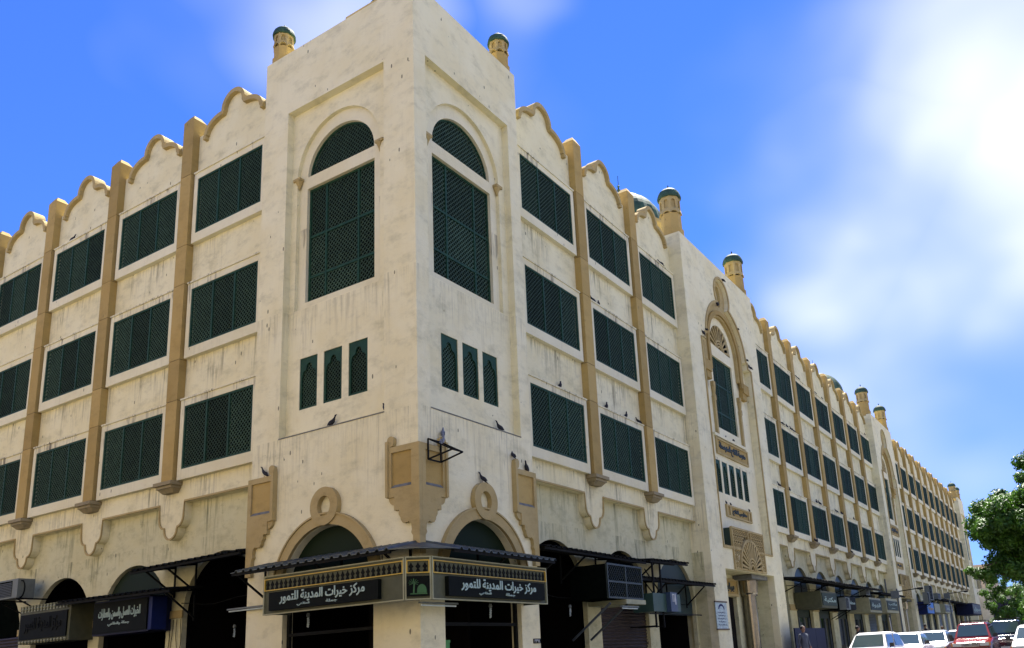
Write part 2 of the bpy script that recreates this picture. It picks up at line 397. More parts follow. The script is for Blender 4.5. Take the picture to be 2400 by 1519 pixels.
# coping of a gable, centred at s=0; curve runs right to left so offset>0 is inwards
cin = offset(GAB, .10); cout = offset(GAB, -.035)
cop = MB().plate(cout+cin[::-1], [], .40, .80)
cop.box(-1.36, -1.24, .40, .80, 17.17, 17.29).box(1.24, 1.36, .40, .80, 17.17, 17.29)
COP = cop.build('coping', 'tan_trim', fix=True); COPM = COP.data; bpy.data.objects.remove(COP)
DROP = [(.565, ZB), (.565, 5.66)]+arc(.31, 5.66, .255, .31, -8, -90, 5)+arc(0, 5.34, .31, .32, -5, -175, 10)+arc(-.31, 5.66, .255, .31, -90, -172, 5)+[(-.565, 5.66), (-.565, ZB)]

def facade_wall(side, s0, s1, pils, bays, cuts0=True):
    top = [(s1, ZT)]
    for c in sorted(bays, reverse=True):
        top += [(c+1.3, ZT)]+[(c+x, z) for x, z in GAB if abs(x) < 1.3-1e-6 or True]+[(c-1.3, ZT)]
    top += [(s0, ZT)]
    cl = []
    for p in top:
        q = (min(max(p[0], s0), s1), p[1])
        if not cl or (abs(cl[-1][0]-q[0])+abs(cl[-1][1]-q[1])) > 1e-4: cl.append(q)
    bot = [(s0, ZB)]
    for c in sorted(pils):
        bot += [(c+x, z) for x, z in reversed(DROP)]
    bot += [(s1, ZB)]
    w = MB().plate(bot+cl, [], .53, .748).build('wall', 'plaster', B, side)
    # tan edge moulding along the bottom outline, scalloped drops included
    mb = MB()
    inn = offset(bot, .05)
    inn = [(x, z) for x, z in inn]
    mb.plate(bot+inn[::-1], [], .49, .528); mb.build('edge_moulding', 'tan_trim', w, None, fix=True)
    return w

# --- window (surround > sash, lattices, backing), origin at the sill centre of the opening
WW, WH = 1.455, 1.81
sur = MB().plate(rect(-1.62, 1.62, -.29, 2.03), [rect(-WW, WW, 0, WH)], .38, .528)
sur.box(-1.62, 1.62, .345, .379, 2.00, 2.045)
m0 = sur.build('window', 'surround'); WIN_SUR = m0.data; bpy.data.objects.remove(m0)
sa = MB()
for x in (-WW, -WW+2*(WW-.03)/3, -WW+4*(WW-.03)/3, WW-.06): sa.box(x, x+.06, .395, .45, 0, WH)
for i in range(3):
    x0 = -WW+.06+i*2*(WW-.03)/3; x1 = x0-.06+2*(WW-.03)/3
    sa.box(x0, x1, .395, .45, 0, .055); sa.box(x0, x1, .395, .45, WH-.055, WH)
m0 = sa.build('sash', 'sash_green'); WIN_SASH = m0.data; bpy.data.objects.remove(m0)
pw = 2*(WW-.03)/3-.06
m0 = lattice(rect(0, pw, .055, WH-.055), .128, .022, .415).build('lattice_panel', 'lattice_green'); WIN_LAT = m0.data; bpy.data.objects.remove(m0)
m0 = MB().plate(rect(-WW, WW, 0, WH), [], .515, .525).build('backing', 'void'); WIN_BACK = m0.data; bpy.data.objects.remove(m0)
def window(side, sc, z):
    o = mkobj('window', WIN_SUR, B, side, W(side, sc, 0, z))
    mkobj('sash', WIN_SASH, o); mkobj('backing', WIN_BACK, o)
    for i in range(3):
        l = mkobj('lattice_panel', WIN_LAT, o); l.location = (-WW+.06+i*2*(WW-.03)/3, 0, 0); l['kind'] = 'stuff'
ROWS = (14.06, 10.46, 6.91)
# --- pilaster: a core with stacked blocks
PZ = [6.64, 8.95, 10.17, 12.5, 13.76, 16.1]
PM = {}
def pilmesh(z0, z1, top=False):
    mb = MB()
    if not top: mb.box(-.25, .25, .30, .53, z0, z1-.018)
    else:
        mb.box(-.25, .25, .30, .74, z0, 18.02)
        b = len(mb.v); mb.v += [(-.25, .30, 18.02), (.25, .30, 18.02), (.25, .74, 18.02), (-.25, .74, 18.02), (-.10, .40, 18.22), (.10, .40, 18.22), (.10, .64, 18.22), (-.10, .64, 18.22)]
        mb.f += [(b, b+1, b+5, b+4), (b+1, b+2, b+6, b+5), (b+2, b+3, b+7, b+6), (b+3, b, b+4, b+7), (b+4, b+5, b+6, b+7)]
    o = mb.build('block', 'tan_block'); me = o.data; bpy.data.objects.remove(o); return me
for i in range(5): PM[i] = pilmesh(PZ[i], PZ[i+1])
PM[5] = pilmesh(PZ[5], 18, True)
m0 = MB().box(-.24, .24, .31, .525, 6.62, 16.1).build('pilaster', 'joint'); PCORE = m0.data; bpy.data.objects.remove(m0)
cb = MB(); cb.box(-.40, .40, .16, .528, 6.50, 6.60); cb.box(-.34, .34, .22, .528, 6.42, 6.498)
b = len(cb.v); cb.v += [(-.32, .25, 6.418), (.32, .25, 6.418), (.32, .528, 6.418), (-.32, .528, 6.418), (-.24, .36, 6.31), (.24, .36, 6.31), (.24, .528, 6.31), (-.24, .528, 6.31)]
cb.f += [(b+i, b+(i+1) % 4, b+4+(i+1) % 4, b+4+i) for i in range(4)]+[(b+4, b+7, b+6, b+5)]
m0 = cb.build('corbel', 'corbel_stone', fix=True); CORB = m0.data; bpy.data.objects.remove(m0)
def pilaster(side, sc):
    o = mkobj('pilaster', PCORE, B, side, W(side, sc, 0, 0))
    for i in range(6): mkobj('block', PM[i], o)
    mkobj('corbel', CORB, o)
def bay(side, sc):
    for z in ROWS: window(side, sc, z)
    mkobj('coping', COPM, B, side, W(side, sc, 0, 0))

def arch_wall(side, s0, s1, centers, hw, spring, name='lower_wall', mat='lower_plaster_shaded'):
    """ground floor wall, recessed behind the storeys above, arches open to the ground"""
    ol = [(s0, GZ), (s0, 6.6), (s1, 6.6), (s1, GZ)]
    for c in sorted(centers, reverse=True):
        ol += [(min(c+hw, s1-.01), GZ)]+[(min(max(x, s0+.02), s1-.02), z) for x, z in arc(c, spring, hw, hw, 0, 180, 20)]+[(max(c-hw, s0+.01), GZ)]
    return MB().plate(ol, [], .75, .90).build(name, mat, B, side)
def bay_shop(side, c, hw, spring, kind):
    """what fills one ground floor arch"""
    top = [(c+hw, GZ+.13)]+arc(c, spring, hw, hw, 0, 180, 16)+[(c-hw, GZ+.13)]
    if kind == 'glass':
        lun = [(c+hw-.02, spring-.25)]+arc(c, spring, hw-.02, hw-.02, 0, 180, 16)+[(c-hw+.02, spring-.25)]
        MB().plate(lun, [], .86, .89).build('fanlight', 'lunette_glass', B, side)
        MB().plate(rect(c-hw, c+hw, 2.7, spring-.26), [], .95, 1.1).build('transom', 'dark_green', B, side)
        f = MB()
        for x in (c-hw+.04, c-.5, c+.45, c+hw-.04): f.box(x-.035, x+.035, .94, 1.0, GZ+.13, 2.7)
        fo = f.build('shop_front', 'ac_white' if kind == 'x' else 'grey_panel', B, side)
        MB().plate(rect(c-hw, c+hw, GZ+.14, 2.69), [], 1.0, 1.02).build('pane', 'shop_glass', fo)
    elif kind == 'shutter' or kind == 'shutter_grey':
        MB().plate(top[1:-1], [], .91, .93).build('tympanum', 'void' if kind == 'shutter' else 'lunette_glass', B, side)
        f = MB(); z = GZ+.13
        while z < spring-.1:
            b = len(f.v); f.v += [(c-hw, .90, z), (c+hw, .90, z), (c+hw, .855, z+.05), (c-hw, .855, z+.05), (c+hw, .90, z+.1), (c-hw, .90, z+.1)]
            f.f += [(b, b+1, b+2, b+3), (b+3, b+2, b+4, b+5)]; z += .1
        f.build('roller_shutter', kind if kind == 'shutter' else 'shutter_grey', B, side)
    else:                                   # deep dark shop; the darkness is in the wall colour
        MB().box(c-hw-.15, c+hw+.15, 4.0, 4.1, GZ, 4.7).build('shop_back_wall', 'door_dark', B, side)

# --- left facade
PITCH = 3.905
Lp = [-9.37-PITCH*i for i in range(5)]; Lb = [-7.42-PITCH*i for i in range(6)]
facade_wall('L', -29.2, -5.38, Lp, Lb)
for c in Lp: pilaster('L', c)
for c in Lb: bay('L', c)
La = [-7.38, -11.26, -15.0, -18.95, -22.85]
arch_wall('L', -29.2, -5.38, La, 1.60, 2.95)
for i, c in enumerate(La):
    bay_shop('L', c, 1.6, 2.95, ['dark', 'glass_', 'dark', 'shutter', 'shutter'][i])
MB().plate([(-11.26+1.58, 3.0)]+arc(-11.26, 2.95, 1.58, 1.58, 0, 180, 16)+[(-11.26-1.58, 3.0)], [], .86, .89).build('fanlight', 'dark_glass', B, 'L')
# --- right facade, first three bays
Rp = [8.47, 12.38]; Rb = [6.52, 10.43, 14.34]
facade_wall('R', 4.38, 16.13, Rp, Rb)
for c in Rp: pilaster('R', c)
for c in Rb: bay('R', c)
Ra = [6.48, 10.46, 14.38]
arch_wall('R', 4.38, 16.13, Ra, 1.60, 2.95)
bay_shop('R', Ra[0], 1.6, 2.95, 'dark'); bay_shop('R', Ra[1], 1.6, 2.95, 'shutter'); bay_shop('R', Ra[2], 1.6, 2.95, 'dark')
MB().plate([(14.38+1.58, 2.6)]+arc(14.38, 2.95, 1.58, 1.58, 0, 180, 16)+[(14.38-1.58, 2.6)], [], .86, .89).build('fanlight', 'lunette_glass', B, 'R')
# --- middle section
Sp = [28.07+3.91*i for i in range(6)]; Sb = [26.12+3.91*i for i in range(7)]
facade_wall('R', 24.60, 51.17, Sp, Sb)
for c in Sp: pilaster('R', c)
for c in Sb: bay('R', c)
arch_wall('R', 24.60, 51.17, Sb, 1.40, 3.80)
for i, c in enumerate(Sb): bay_shop('R', c, 1.4, 3.80, ['shutter_grey', 'glass', 'glass', 'glass', 'glass', 'shutter_grey', 'glass'][i])
# --- far section
Fp = [62.40+3.69*i for i in range(10)]; Fb = [60.52+3.69*i for i in range(11)]
facade_wall('R', 58.58, 99.2, Fp, Fb)
for c in Fp: pilaster('R', c)
for c in Fb: bay('R', c)
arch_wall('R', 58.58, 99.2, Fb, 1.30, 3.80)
for i, c in enumerate(Fb): bay_shop('R', c, 1.3, 3.80, ['shutter_grey', 'shutter_grey', 'glass', 'glass', 'shutter_grey', 'shutter_grey', 'shutter_grey', 'glass', 'glass', 'shutter_grey', 'glass'][i])

# --- mass behind the facades: upper floors, roof, shop floors
m = MB()
m.box(-29.2, -5.0, .76, 14, 6.61, 16.6); m.box(-14, -.76, 4.2, 102.5, 6.61, 16.6)
m.box(-29.2, -5.0, 1.16, 14, 4.72, 6.6); m.box(-14, -1.16, 4.2, 102.5, 5.4, 6.6)
m.build('roof', 'roof_felt', B)
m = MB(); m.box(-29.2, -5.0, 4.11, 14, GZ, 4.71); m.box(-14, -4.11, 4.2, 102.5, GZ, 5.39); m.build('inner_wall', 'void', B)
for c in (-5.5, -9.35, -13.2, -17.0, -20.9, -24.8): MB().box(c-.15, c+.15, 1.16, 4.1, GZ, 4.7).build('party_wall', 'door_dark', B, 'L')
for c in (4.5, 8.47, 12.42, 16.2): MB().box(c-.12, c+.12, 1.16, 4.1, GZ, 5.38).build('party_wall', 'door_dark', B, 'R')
# impost bands on the piers
for c in (-9.33, -13.15, -17.0): MB().box(c-.40, c+.40, .70, .749, 2.93, 3.13).build('impost', 'tan_trim', B, 'L')
for c in Sp: MB().box(c-.56, c+.56, .70, .749, 3.0, 3.28).build('impost', 'tan_trim', B, 'R')
for c in (8.47, 12.42): MB().box(c-.42, c+.42, .70, .749, 2.93, 3.13).build('impost', 'tan_trim', B, 'R')

# --- corner tower
def tower_face(side, sa_, sb_, cx, px0, px1, gx):
    """sa_..sb_ extent along; cx shop arch centre; px0..px1 recessed panel; gx tall window centre"""
    far = sa_ if side == 'L' else sb_
    def lim(e): return (sa_, 0-e) if side == 'L' else (e, sb_)
    def outline(e, z1=17.92):
        a, c = lim(e)
        a2, b2 = (a, c)
        ol = [(a2, GZ), (a2, z1), (b2, z1), (b2, GZ)]
        ol += [(cx+1.42, GZ)]+arc(cx, 3.12, 1.42, 1.42, 0, 180, 24)+[(cx-1.42, GZ)]
        return ol
    MB().box(px0, px1, -.012, -.001, 6.845, 6.872).build('drip_edge', 'grey_ledge', B, side)
    sw = lambda k: gx+k
    lay1 = MB().plate(outline(0 if side == 'L' else .2), [rect(px0, px1, 6.87, 15.98)], 0, .2).build('tower_wall', 'tower_plaster', B, side)
    ar = [(gx+1.48, 10.22)]+arc(gx, 14.0, 1.48, 1.49, 0, 180, 24)+[(gx-1.48, 10.22)]
    xs = [gx-.91, gx-.07, gx+.77] if side == 'L' else [gx-.80, gx, gx+.80]
    sm_ = [rect(x-.31, x+.31, 7.55, 8.88) for x in xs]
    MB().plate(outline(.2 if side == 'L' else .3), [ar]+sm_, .2, .3).build('tower_wall', 'tower_plaster', B, side)
    # arch-headed field with the tall window and its lunette
    lun = arc(gx, 14.0, 1.19, 1.13, 0, 180, 24)
    MB().plate([(gx+1.6, 10.1), (gx+1.6, 15.6), (gx-1.6, 15.6), (gx-1.6, 10.1)], [lun, rect(gx-1.20, gx+1.20, 10.42, 13.66)], .3, .42).build('window_field', 'surround', B, side)
    for sg in (-1, 1):
        mb = MB(); mb.box(gx+sg*1.47-.13, gx+sg*1.47+.13, .15, .30, 13.93, 14.0); mb.lathe((gx+sg*1.45, .24, 13.70), [(.02, 0), (.05, .1), (.11, .225)], 8)
        mb.build('impost_block', 'tan_trim', B, side, fix=True)
    f = MB().plate(lun, [arc(gx, 14.05, 1.13, 1.03, 0, 180, 24)], .385, .43).build('lunette', 'sash_green', B, side)
    l = lattice(arc(gx, 14.05, 1.13, 1.03, 0, 180, 20), .125, .026, .40).build('lattice_panel', 'lattice_green', f); l['kind'] = 'stuff'
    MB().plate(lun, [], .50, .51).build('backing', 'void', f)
    f = MB(); x0, x1, z0, z1 = gx-1.2, gx+1.2, 10.42, 13.66
    xs2 = [x0, x0+.60, x1-.66, x1-.06]; zs2 = [z0, z0+.68, z0+1.82, z1-.06]
    for x in xs2: f.box(x, x+.06, .385, .45, z0, z1)
    for i in range(3):
        for z in zs2: f.box(xs2[i]+.06, xs2[i+1], .388, .447, z, z+.06)
    fo = f.build('tall_window', 'sash_green', B, side)
    for i in range(3):
        for j in range(3):
            l = lattice(rect(xs2[i]+.06, xs2[i+1], zs2[j]+.06, zs2[j+1]), .125, .026, .405).build('lattice_panel', 'lattice_green', fo); l['kind'] = 'stuff'
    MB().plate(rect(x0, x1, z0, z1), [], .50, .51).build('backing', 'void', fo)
    for x in xs: lobed(side, x, 7.55, .62, 1.33, .22)
    # arched shop opening trims
    k = cx
    mb = MB().plate(arc(k, 3.12, 1.66, 1.66, 0, 180, 40)+arc(k, 3.12, 1.425, 1.425, 180, 0, 40), [], -.09, -.002)
    ko = mb.build('arch_trim', 'tan_trim', B, side, fix=True)
    MB().plate(arc(k, 3.12, 1.70, 1.70, 0, 180, 40)+arc(k, 3.12, 1.662, 1.662, 180, 0, 40), [], -.12, -.002).build('moulding', 'tan_trim', ko, None, fix=True)
    MB().plate(arc(k, 4.965, .44, .44, 0, 356, 40), [arc(k, 4.965, .205, .235, 0, 354, 30)], -.13, -.002).build('ring', 'tan_trim', ko, None)
    MB().plate(arc(k, 3.12, 1.415, 1.415, 0, 180, 30)+[], [], .20, .22).build('fanlight', 'dark_glass', B, side)
def lobed(side, x, z, w, h, e):
    hw = w/2
    hole = [(x-hw+.06, z+.05), (x+hw-.06, z+.05), (x+hw-.06, z+h*.62)]+arc(x+.13, z+h*.66, .105, .12, -10, 95, 5)+arc(x, z+h*.80, .095, .115, 0, 180, 8)+arc(x-.13, z+h*.66, .105, .12, 85, 190, 5)+[(x-hw+.06, z+h*.62)]
    o = MB().plate(rect(x-hw, x+hw, z, z+h), [hole], e, e+.03).build('lobed_window', 'sash_green', B, side)
    l = lattice(rect(x-hw+.05, x+hw-.05, z+.05, z+h*.9), .105, .022, e+.035).build('lattice_panel', 'lattice_green', o); l['kind'] = 'stuff'
    MB().plate(rect(x-hw, x+hw, z, z+h), [], e+.062, e+.070).build('backing', 'void', o)
tower_face('L', -5.40, 0, -2.72, -4.45, -.98, -2.77)
tower_face('R', 0.2, 4.40, 2.20, .43, 3.93, 2.18)
m = MB(); m.box(-5.40, -.51, .52, 4.40, 5.0, 17.5); m.box(-5.40, -.31, .301, .519, 15.7, 17.5); m.box(-5.40, -.31, .301, .519, 5.0, 10.0)
m.box(-.509, -.301, .52, 4.40, 15.7, 17.5); m.box(-.509, -.301, .52, 4.40, 5.0, 10.0)
m.box(-5.40, -5.2, .301, 4.4, 17.501, 17.92); m.box(-5.2, -.301, 4.2, 4.40, 17.501, 17.92)
m.build('tower_core', 'tower_plaster', B)
for q in ((-5.40, -5.12, .301, 4.4), (-.9, -.301, .301, .9), (-4, -.301, 4.12, 4.40), (-5.1, -1.3, 3.2, 3.3), (-2.6, -2.5, 1.2, 3.19)): MB().box(*q, GZ, 4.99).build('shop_inner_wall', 'door_dark', B)  # walls coloured near-black so the shop interior looks unlit
# tan bracket panels with scrolls
def bracket(side, s_edge, dr, W0, strip, shift=0):
    """profile measured from the edge s_edge in direction dr; W0 full width"""
    def X(d): return s_edge+dr*d
    a = W0
    prof = [(0+shift, 3.60), (0+shift, 5.97), (a-.10, 5.97)]
    prof += [(a-.10-.09+.10*0, 6.0)]+[(a-.12+.10*cos(radians(t)), 6.12+.10*sin(radians(t))) for t in (200, 150, 110, 80, 40, 0)]
    prof += [(a, 6.0), (a, 4.86), (a-.22, 4.86), (a-.22, 4.57), (a-.35, 4.57), (a-.35, 4.47), (a-.40, 4.40)]
    prof += [(a-.40-.13+.13*cos(radians(t)), 4.33+.06*sin(radians(t))) for t in (20, -60)]
    w3 = strip+.13
    prof += [(w3+.02, 4.28), (w3, 4.36-.06), (strip+.05, 4.24), (strip+.03, 4.12), (strip+.05, 4.05), (strip, 3.98), (strip, 3.60)]
    ol = [(X(d_), z) for d_, z in prof]
    cl = [ol[0]]
    for p in ol[1:]:
        if (Vector(p)-Vector(cl[-1])).length > .004: cl.append(p)
    h0, h1 = sorted((X(.12), X(a-.14)))
    o = MB().plate(cl, [rect(h0, h1, 5.06, 5.84)], -.10, -.002).build('bracket_panel', 'tan_trim', B, side, fix=True)
    MB().plate(rect(h0, h1, 5.06, 5.84), [], -.055, -.003).build('panel', 'tan_block', o)
    q = sorted((X(.10), X(a-.12)))
    mb = MB(); b = len(mb.v); mb.v += [(q[0], -.104, 5.06), (q[1], -.104, 5.06), (q[1]-.06, -.056, 5.13), (q[0]+.06, -.056, 5.13)]; mb.f.append((b, b+1, b+2, b+3)); mb.build('ledge', 'grey_ledge', o)
    q = sorted((X(a-.02), X(a-.20)))
    MB().plate(arc(X(a-.22), 4.855, .17*dr if dr > 0 else -.17, .17, -90, 0, 8)+[(X(a-.22), 4.855)], [], -.075, -.003).build('quadrant', 'tan_trim', o, None, fix=True)
    mb = MB(); mb.box(*sorted((X(a), X(a-.07))), -.14, -.101, 4.87, 6.10); mb.build('fillet', 'tan_trim', o)
bracket('L', 0, -1, .83, .085, -.10)
bracket('R', 0, 1, .83, .085, .002)
bracket('L', -5.39, 1, .95, .20)
bracket('R', 4.39, -1, .95, .20)

# --- portal towers
def portal(s0, s1):
    c = (s0+s1)/2; hw = 2.90 if s1-s0 > 8 else 2.62; q = hw/2.90
    zb = 5.25
    big = [(c+2.32*q*cos(radians(a)), 13.95+2.20*sin(radians(a))) for a in range(4, 70, 6)]
    top = [(c+.80*cos(radians(a)), 16.60+.78*sin(radians(a))) for a in range(-40, 221, 10)]
    rec = [(c-hw, zb), (c+hw, zb), (c+hw, 13.80), (c+2.50*q, 13.80), (c+2.50*q, 14.08)]+big+top+[(2*c-x, z) for x, z in reversed(big)]+[(c-2.50*q, 14.08), (c-2.50*q, 13.80), (c-hw, 13.80)]
    ol = [(s0, GZ), (s0, 17.98), (s1, 17.98), (s1, GZ), (c+hw, GZ), (c+hw, 4.34), (c-hw, 4.34), (c-hw, GZ)]
    MB().plate(ol, [rec], 0, .30).build('tower_wall', 'tower_plaster', B, 'R')
    ro = offset(rec+[rec[0]], -.11)[:-1]
    ro = [(x, z) for x, z in ro]
    trim = MB().plate(ro, [rec], -.05, -.002).build('portal_trim', 'tan_trim', B, 'R', fix=True)
    # stepped tan band inside the arch
    inner = [(c+1.62*q*cos(radians(a)), 13.95+1.62*sin(radians(a))) for a in range(0, 181, 6)]
    rec2 = [(x*.999+c*.001, z) for x, z in rec if z > 13.7]
    bo = [(c-2.3*q, 13.0), (c-1.62*q, 13.0)]+inner[::-1]+[(c+1.62*q, 13.0), (c+2.3*q, 13.0), (c+2.3*q, 13.95)]+big+top+[(2*c-x, z) for x, z in reversed(big)]+[(c-2.3*q, 13.95)]
    MB().plate(bo, [[(c+.30*cos(radians(a)), 16.62+.52*sin(radians(a))) for a in range(0, 358, 12)]], .16, .299).build('arch_band', 'tan_trim', B, 'R', fix=True)
    i2 = [(c+1.95*q*cos(radians(a)), 13.95+1.90*sin(radians(a))) for a in range(0, 181, 6)]
    MB().plate([(c-1.95*q, 12.75)]+i2[::-1]+[(c+1.95*q, 12.75), (c+1.72*q, 12.75)]+[(c+1.72*q*cos(radians(a)), 13.95+1.70*sin(radians(a))) for a in range(0, 181, 6)]+[(c-1.72*q, 12.75)], [], .08, .179).build('arch_band', 'tan_block', B, 'R', fix=True)
    for sg in (-1, 1):
        mb = MB(); mb.box(c+sg*2.25*q-.36, c+sg*2.25*q+.36, .06, .299, 12.55, 12.999); mb.box(c+sg*2.1*q-.26, c+sg*2.1*q+.26, .12, .299, 12.25, 12.549); mb.build('springer', 'tan_block', B, 'R')
        x = c+sg*1.55*q+(.0)
        mb = MB(); mb.box(x-.09, x+.09, .19, .299, 9.98, 11.45); mb.box(x-.11, x+.11, .17, .299, 11.451, 11.6); mb.lathe((x, .23, 11.6), [(.10, 0), (.07, .1), (.10, .35), (.10, .42)], 8); mb.box(x-.11, x+.11, .16, .299, 12.03, 12.249)
        mb.build('colonnette', 'tan_trim', B, 'R', fix=True)
    wz = [(c+1.21*q*cos(radians(a)), 14.06+1.17*sin(radians(a))) for a in range(0, 181, 8)]
    holes = [wz, rect(c-1.20*q, c+1.20*q, 10.35, 13.6)]
    sl_ = [rect(c-1.78+i*.80-.3, c-1.78+i*.80+.3, 7.5, 8.86) for i in range(5)]
    MB().plate([(c-hw-.2, 5.0), (c+hw+.2, 5.0), (c+hw+.2, 17.6), (c-hw-.2, 17.6)], holes+sl_, .301, .42).build('recess_wall', 'surround', B, 'R')
    # window
    x0, x1, z0, z1 = c-1.2*q, c+1.2*q, 10.35, 13.6; f = MB()
    ws = x1-x0; xs2 = [x0, x0+ws*.27, x1-ws*.27-.06, x1-.06]; zs2 = [z0, z0+.72, z0+2.0, z1-.06]
    for x in xs2: f.box(x, x+.06, .37, .42, z0, z1)
    for i in range(3):
        for z in zs2: f.box(xs2[i]+.06, xs2[i+1], .373, .418, z, z+.06)
    fo = f.build('tall_window', 'sash_green', B, 'R')
    for i in range(3):
        l = lattice(rect(xs2[i]+.06, xs2[i+1], z0, z1), .125, .026, .39).build('lattice_panel', 'lattice_green', fo); l['kind'] = 'stuff'
    MB().plate(rect(x0, x1, z0, z1), [], .48, .49).build('backing', 'void', fo)
    fan(c, 14.06, 1.21*q, 1.17, .35, 11)
    MB().box(c-1.85*q-.1, c+1.85*q-.1, .20, .299, 9.86, 9.98).build('sill', 'surround', B, 'R')
    p = MB().plate(rect(c-1.80, c+1.95, 9.12, 9.82), [rect(c-1.72, c+1.87, 9.20, 9.74)], .23, .299).build('inscription_panel', 'tan_trim', B, 'R')
    MB().plate(rect(c-1.72, c+1.87, 9.20, 9.74), [], .275, .298).build('panel', 'tan_block', p)
    for i in range(5): lobed('R', c-1.78+i*.80, 7.5, .60, 1.36, .32)
    p = MB().plate(rect(c-1.42, c+1.58, 6.55, 7.05), [rect(c-.85, c+1.15, 6.62, 6.98), rect(c-1.28, c-1.02, 6.62, 6.98), rect(c+1.28, c+1.46, 6.62, 6.98)], .23, .299).build('inscription_panel', 'tan_trim', B, 'R')
    MB().plate(rect(c-1.40, c+1.56, 6.58, 7.02), [], .28, .298).build('panel', 'tan_block', p)
    # fretwork box over the door
    bx0, bx1 = c-1.90*q, c+1.85*q
    MB().box(bx0, bx1, .04, .299, 4.36, 6.02).build('fretwork_box', 'dark_green', B, 'R')
    fr = MB().plate(rect(bx0-.02, bx1+.02, 4.36, 6.06), [rect(bx0+.08, bx1-.08, 4.44, 5.98)], -.06, .03).build('fretwork', 'tan_trim', B, 'R')
    mb = MB(); cell = .235; nx = int((bx1-bx0-.16)/cell); nz = int(1.54/cell)
    for i in range(nx):
        for j in range(nz):
            xx, zz = bx0+.08+(i+.5)*(bx1-bx0-.16)/nx, 4.44+(j+.5)*1.54/nz
            dx, dz = xx-c, zz-4.40
            if (dx/(1.32*q))**2+(dz/1.30)**2 < 1: continue
            r1, r2 = cell*.46, cell*.33
            star = [(xx+(r1 if k % 2 == 0 else r2)*cos(k*pi/8), zz+(r1 if k % 2 == 0 else r2)*sin(k*pi/8)) for k in range(16)]
            st2 = [(xx+(x-xx)*.62, zz+(z-zz)*.62) for x, z in star]
            mb.plate(star, [st2], -.03, .0, False)
            for sx, sz in ((1, 1), (1, -1)):
                mb.bar((xx-sx*cell*.5, -.02, zz-sz*cell*.5), (xx-sx*cell*.24, -.02, zz-sz*cell*.24), .03); mb.bar((xx+sx*cell*.24, -.02, zz+sz*cell*.24), (xx+sx*cell*.5, -.02, zz+sz*cell*.5), .03)
    g = mb.build('grille', 'tan_trim', fr); g['kind'] = 'stuff'
    MB().plate([(c+1.30*q*cos(radians(a)), 4.40+1.28*sin(radians(a))) for a in range(0, 181, 6)]+[(c+1.20*q*cos(radians(a)), 4.40+1.17*sin(radians(a))) for a in range(180, -1, -6)], [], -.09, .03).build('arch_rim', 'tan_trim', fr, None, fix=True)
    MB().plate([(c+.19*cos(radians(a)), 5.80+.22*sin(radians(a))) for a in range(0, 358, 12)], [[(c+.13*cos(radians(a)), 5.80+.165*sin(radians(a))) for a in range(0, 356, 12)]], -.09, .03).build('ring', 'tan_trim', fr)
    fan(c, 4.40, 1.20*q, 1.17, -.07, 15)
    l2 = lattice(rect(bx0+.08, bx1-.08, 4.44, 5.98), .26, .035, .0).build('grille', 'tan_trim', fr); l2['kind'] = 'stuff'
    # portal recess: side walls, back wall with door, soffit
    mb = MB(); mb.box(s0, c-hw, .301, 1.8, GZ, 4.9); mb.box(c+hw, s1, .301, 1.8, GZ, 4.9); mb.box(c-hw, c+hw, .301, 1.8, 4.34, 4.9); mb.build('portal_jamb', 'lower_plaster_shaded', B, 'R')
    MB().plate([(c-hw, GZ), (c-hw, 4.34), (c+hw, 4.34), (c+hw, GZ), (c+.85, GZ), (c+.85, 3.45), (c-1.35, 3.45), (c-1.35, GZ)], [], 1.05, 1.25).build('portal_wall', 'lower_plaster_shaded', B, 'R')
    MB().plate(rect(c-1.35, c+.85, GZ, 3.45), [], 1.22, 1.26).build('door', 'door_dark', B, 'R')
    mb = MB(); mb.box(c-1.5, c+1.0, .98, 1.049, 3.46, 3.56); mb.box(c-1.5, c+1.0, .98, 1.049, 4.1, 4.18); mb.box(c-1.5, c-1.42, .98, 1.049, 3.56, 4.1); mb.box(c+.92, c+1.0, .98, 1.049, 3.56, 4.1)
    p = mb.build('door_plaque', 'tan_trim', B, 'R'); MB().plate(rect(c-1.42, c+.92, 3.56, 4.1), [], 1.02, 1.048).build('panel', 'tan_block', p)
    # body behind
    mb = MB(); mb.box(s0, s1, .60, 8.0, 4.901, 17.4); mb.box(s0, s1, 7.8, 8.0, 17.401, 17.98); mb.box(s0, s0+.25, .301, 7.8, 17.401, 17.98); mb.box(s1-.25, s1, .301, 7.8, 17.401, 17.98)
    mb.box(s0, c-hw-.21, .301, .599, 4.901, 17.4); mb.box(c+hw+.21, s1, .301, .599, 4.901, 17.4); mb.box(c-hw-.2, c+hw+.2, .301, .599, 17.601, 17.98)
    mb.build('tower_core', 'tower_plaster', B, 'R')
def fan(c, z, rx, rz, e, n):
    mb = MB()
    for i in range(n):
        a = radians(8+164*i/(n-1)); da = .045
        mb.plate([(c+rx*.40*cos(a-da*1.3), z+rz*.40*sin(a-da*1.3)), (c+rx*.99*cos(a-da), z+rz*.99*sin(a-da)), (c+rx*.99*cos(a+da), z+rz*.99*sin(a+da)), (c+rx*.40*cos(a+da*1.3), z+rz*.40*sin(a+da*1.3))], [], e-.03, e+.03, False)
    for k, (r, w) in enumerate(((.44, .07), (.33, .06), (.22, .06))):
        mb.plate([(c+rx*r*cos(radians(a)), z+rz*r*sin(radians(a))) for a in range(0, 181, 12)]+[(c+rx*(r-w)*cos(radians(a)), z+rz*(r-w)*sin(radians(a))) for a in range(180, -1, -12)], [], e-.04, e+.03)
    o = mb.build('sunburst', 'tan_trim', B, 'R', fix=True)
    MB().plate([(c+rx*cos(radians(a)), z+rz*sin(radians(a))) for a in range(0, 181, 10)], [], e+.055, e+.06).build('backing', 'void', o)
portal(16.11, 24.62)
portal(51.15, 58.60)
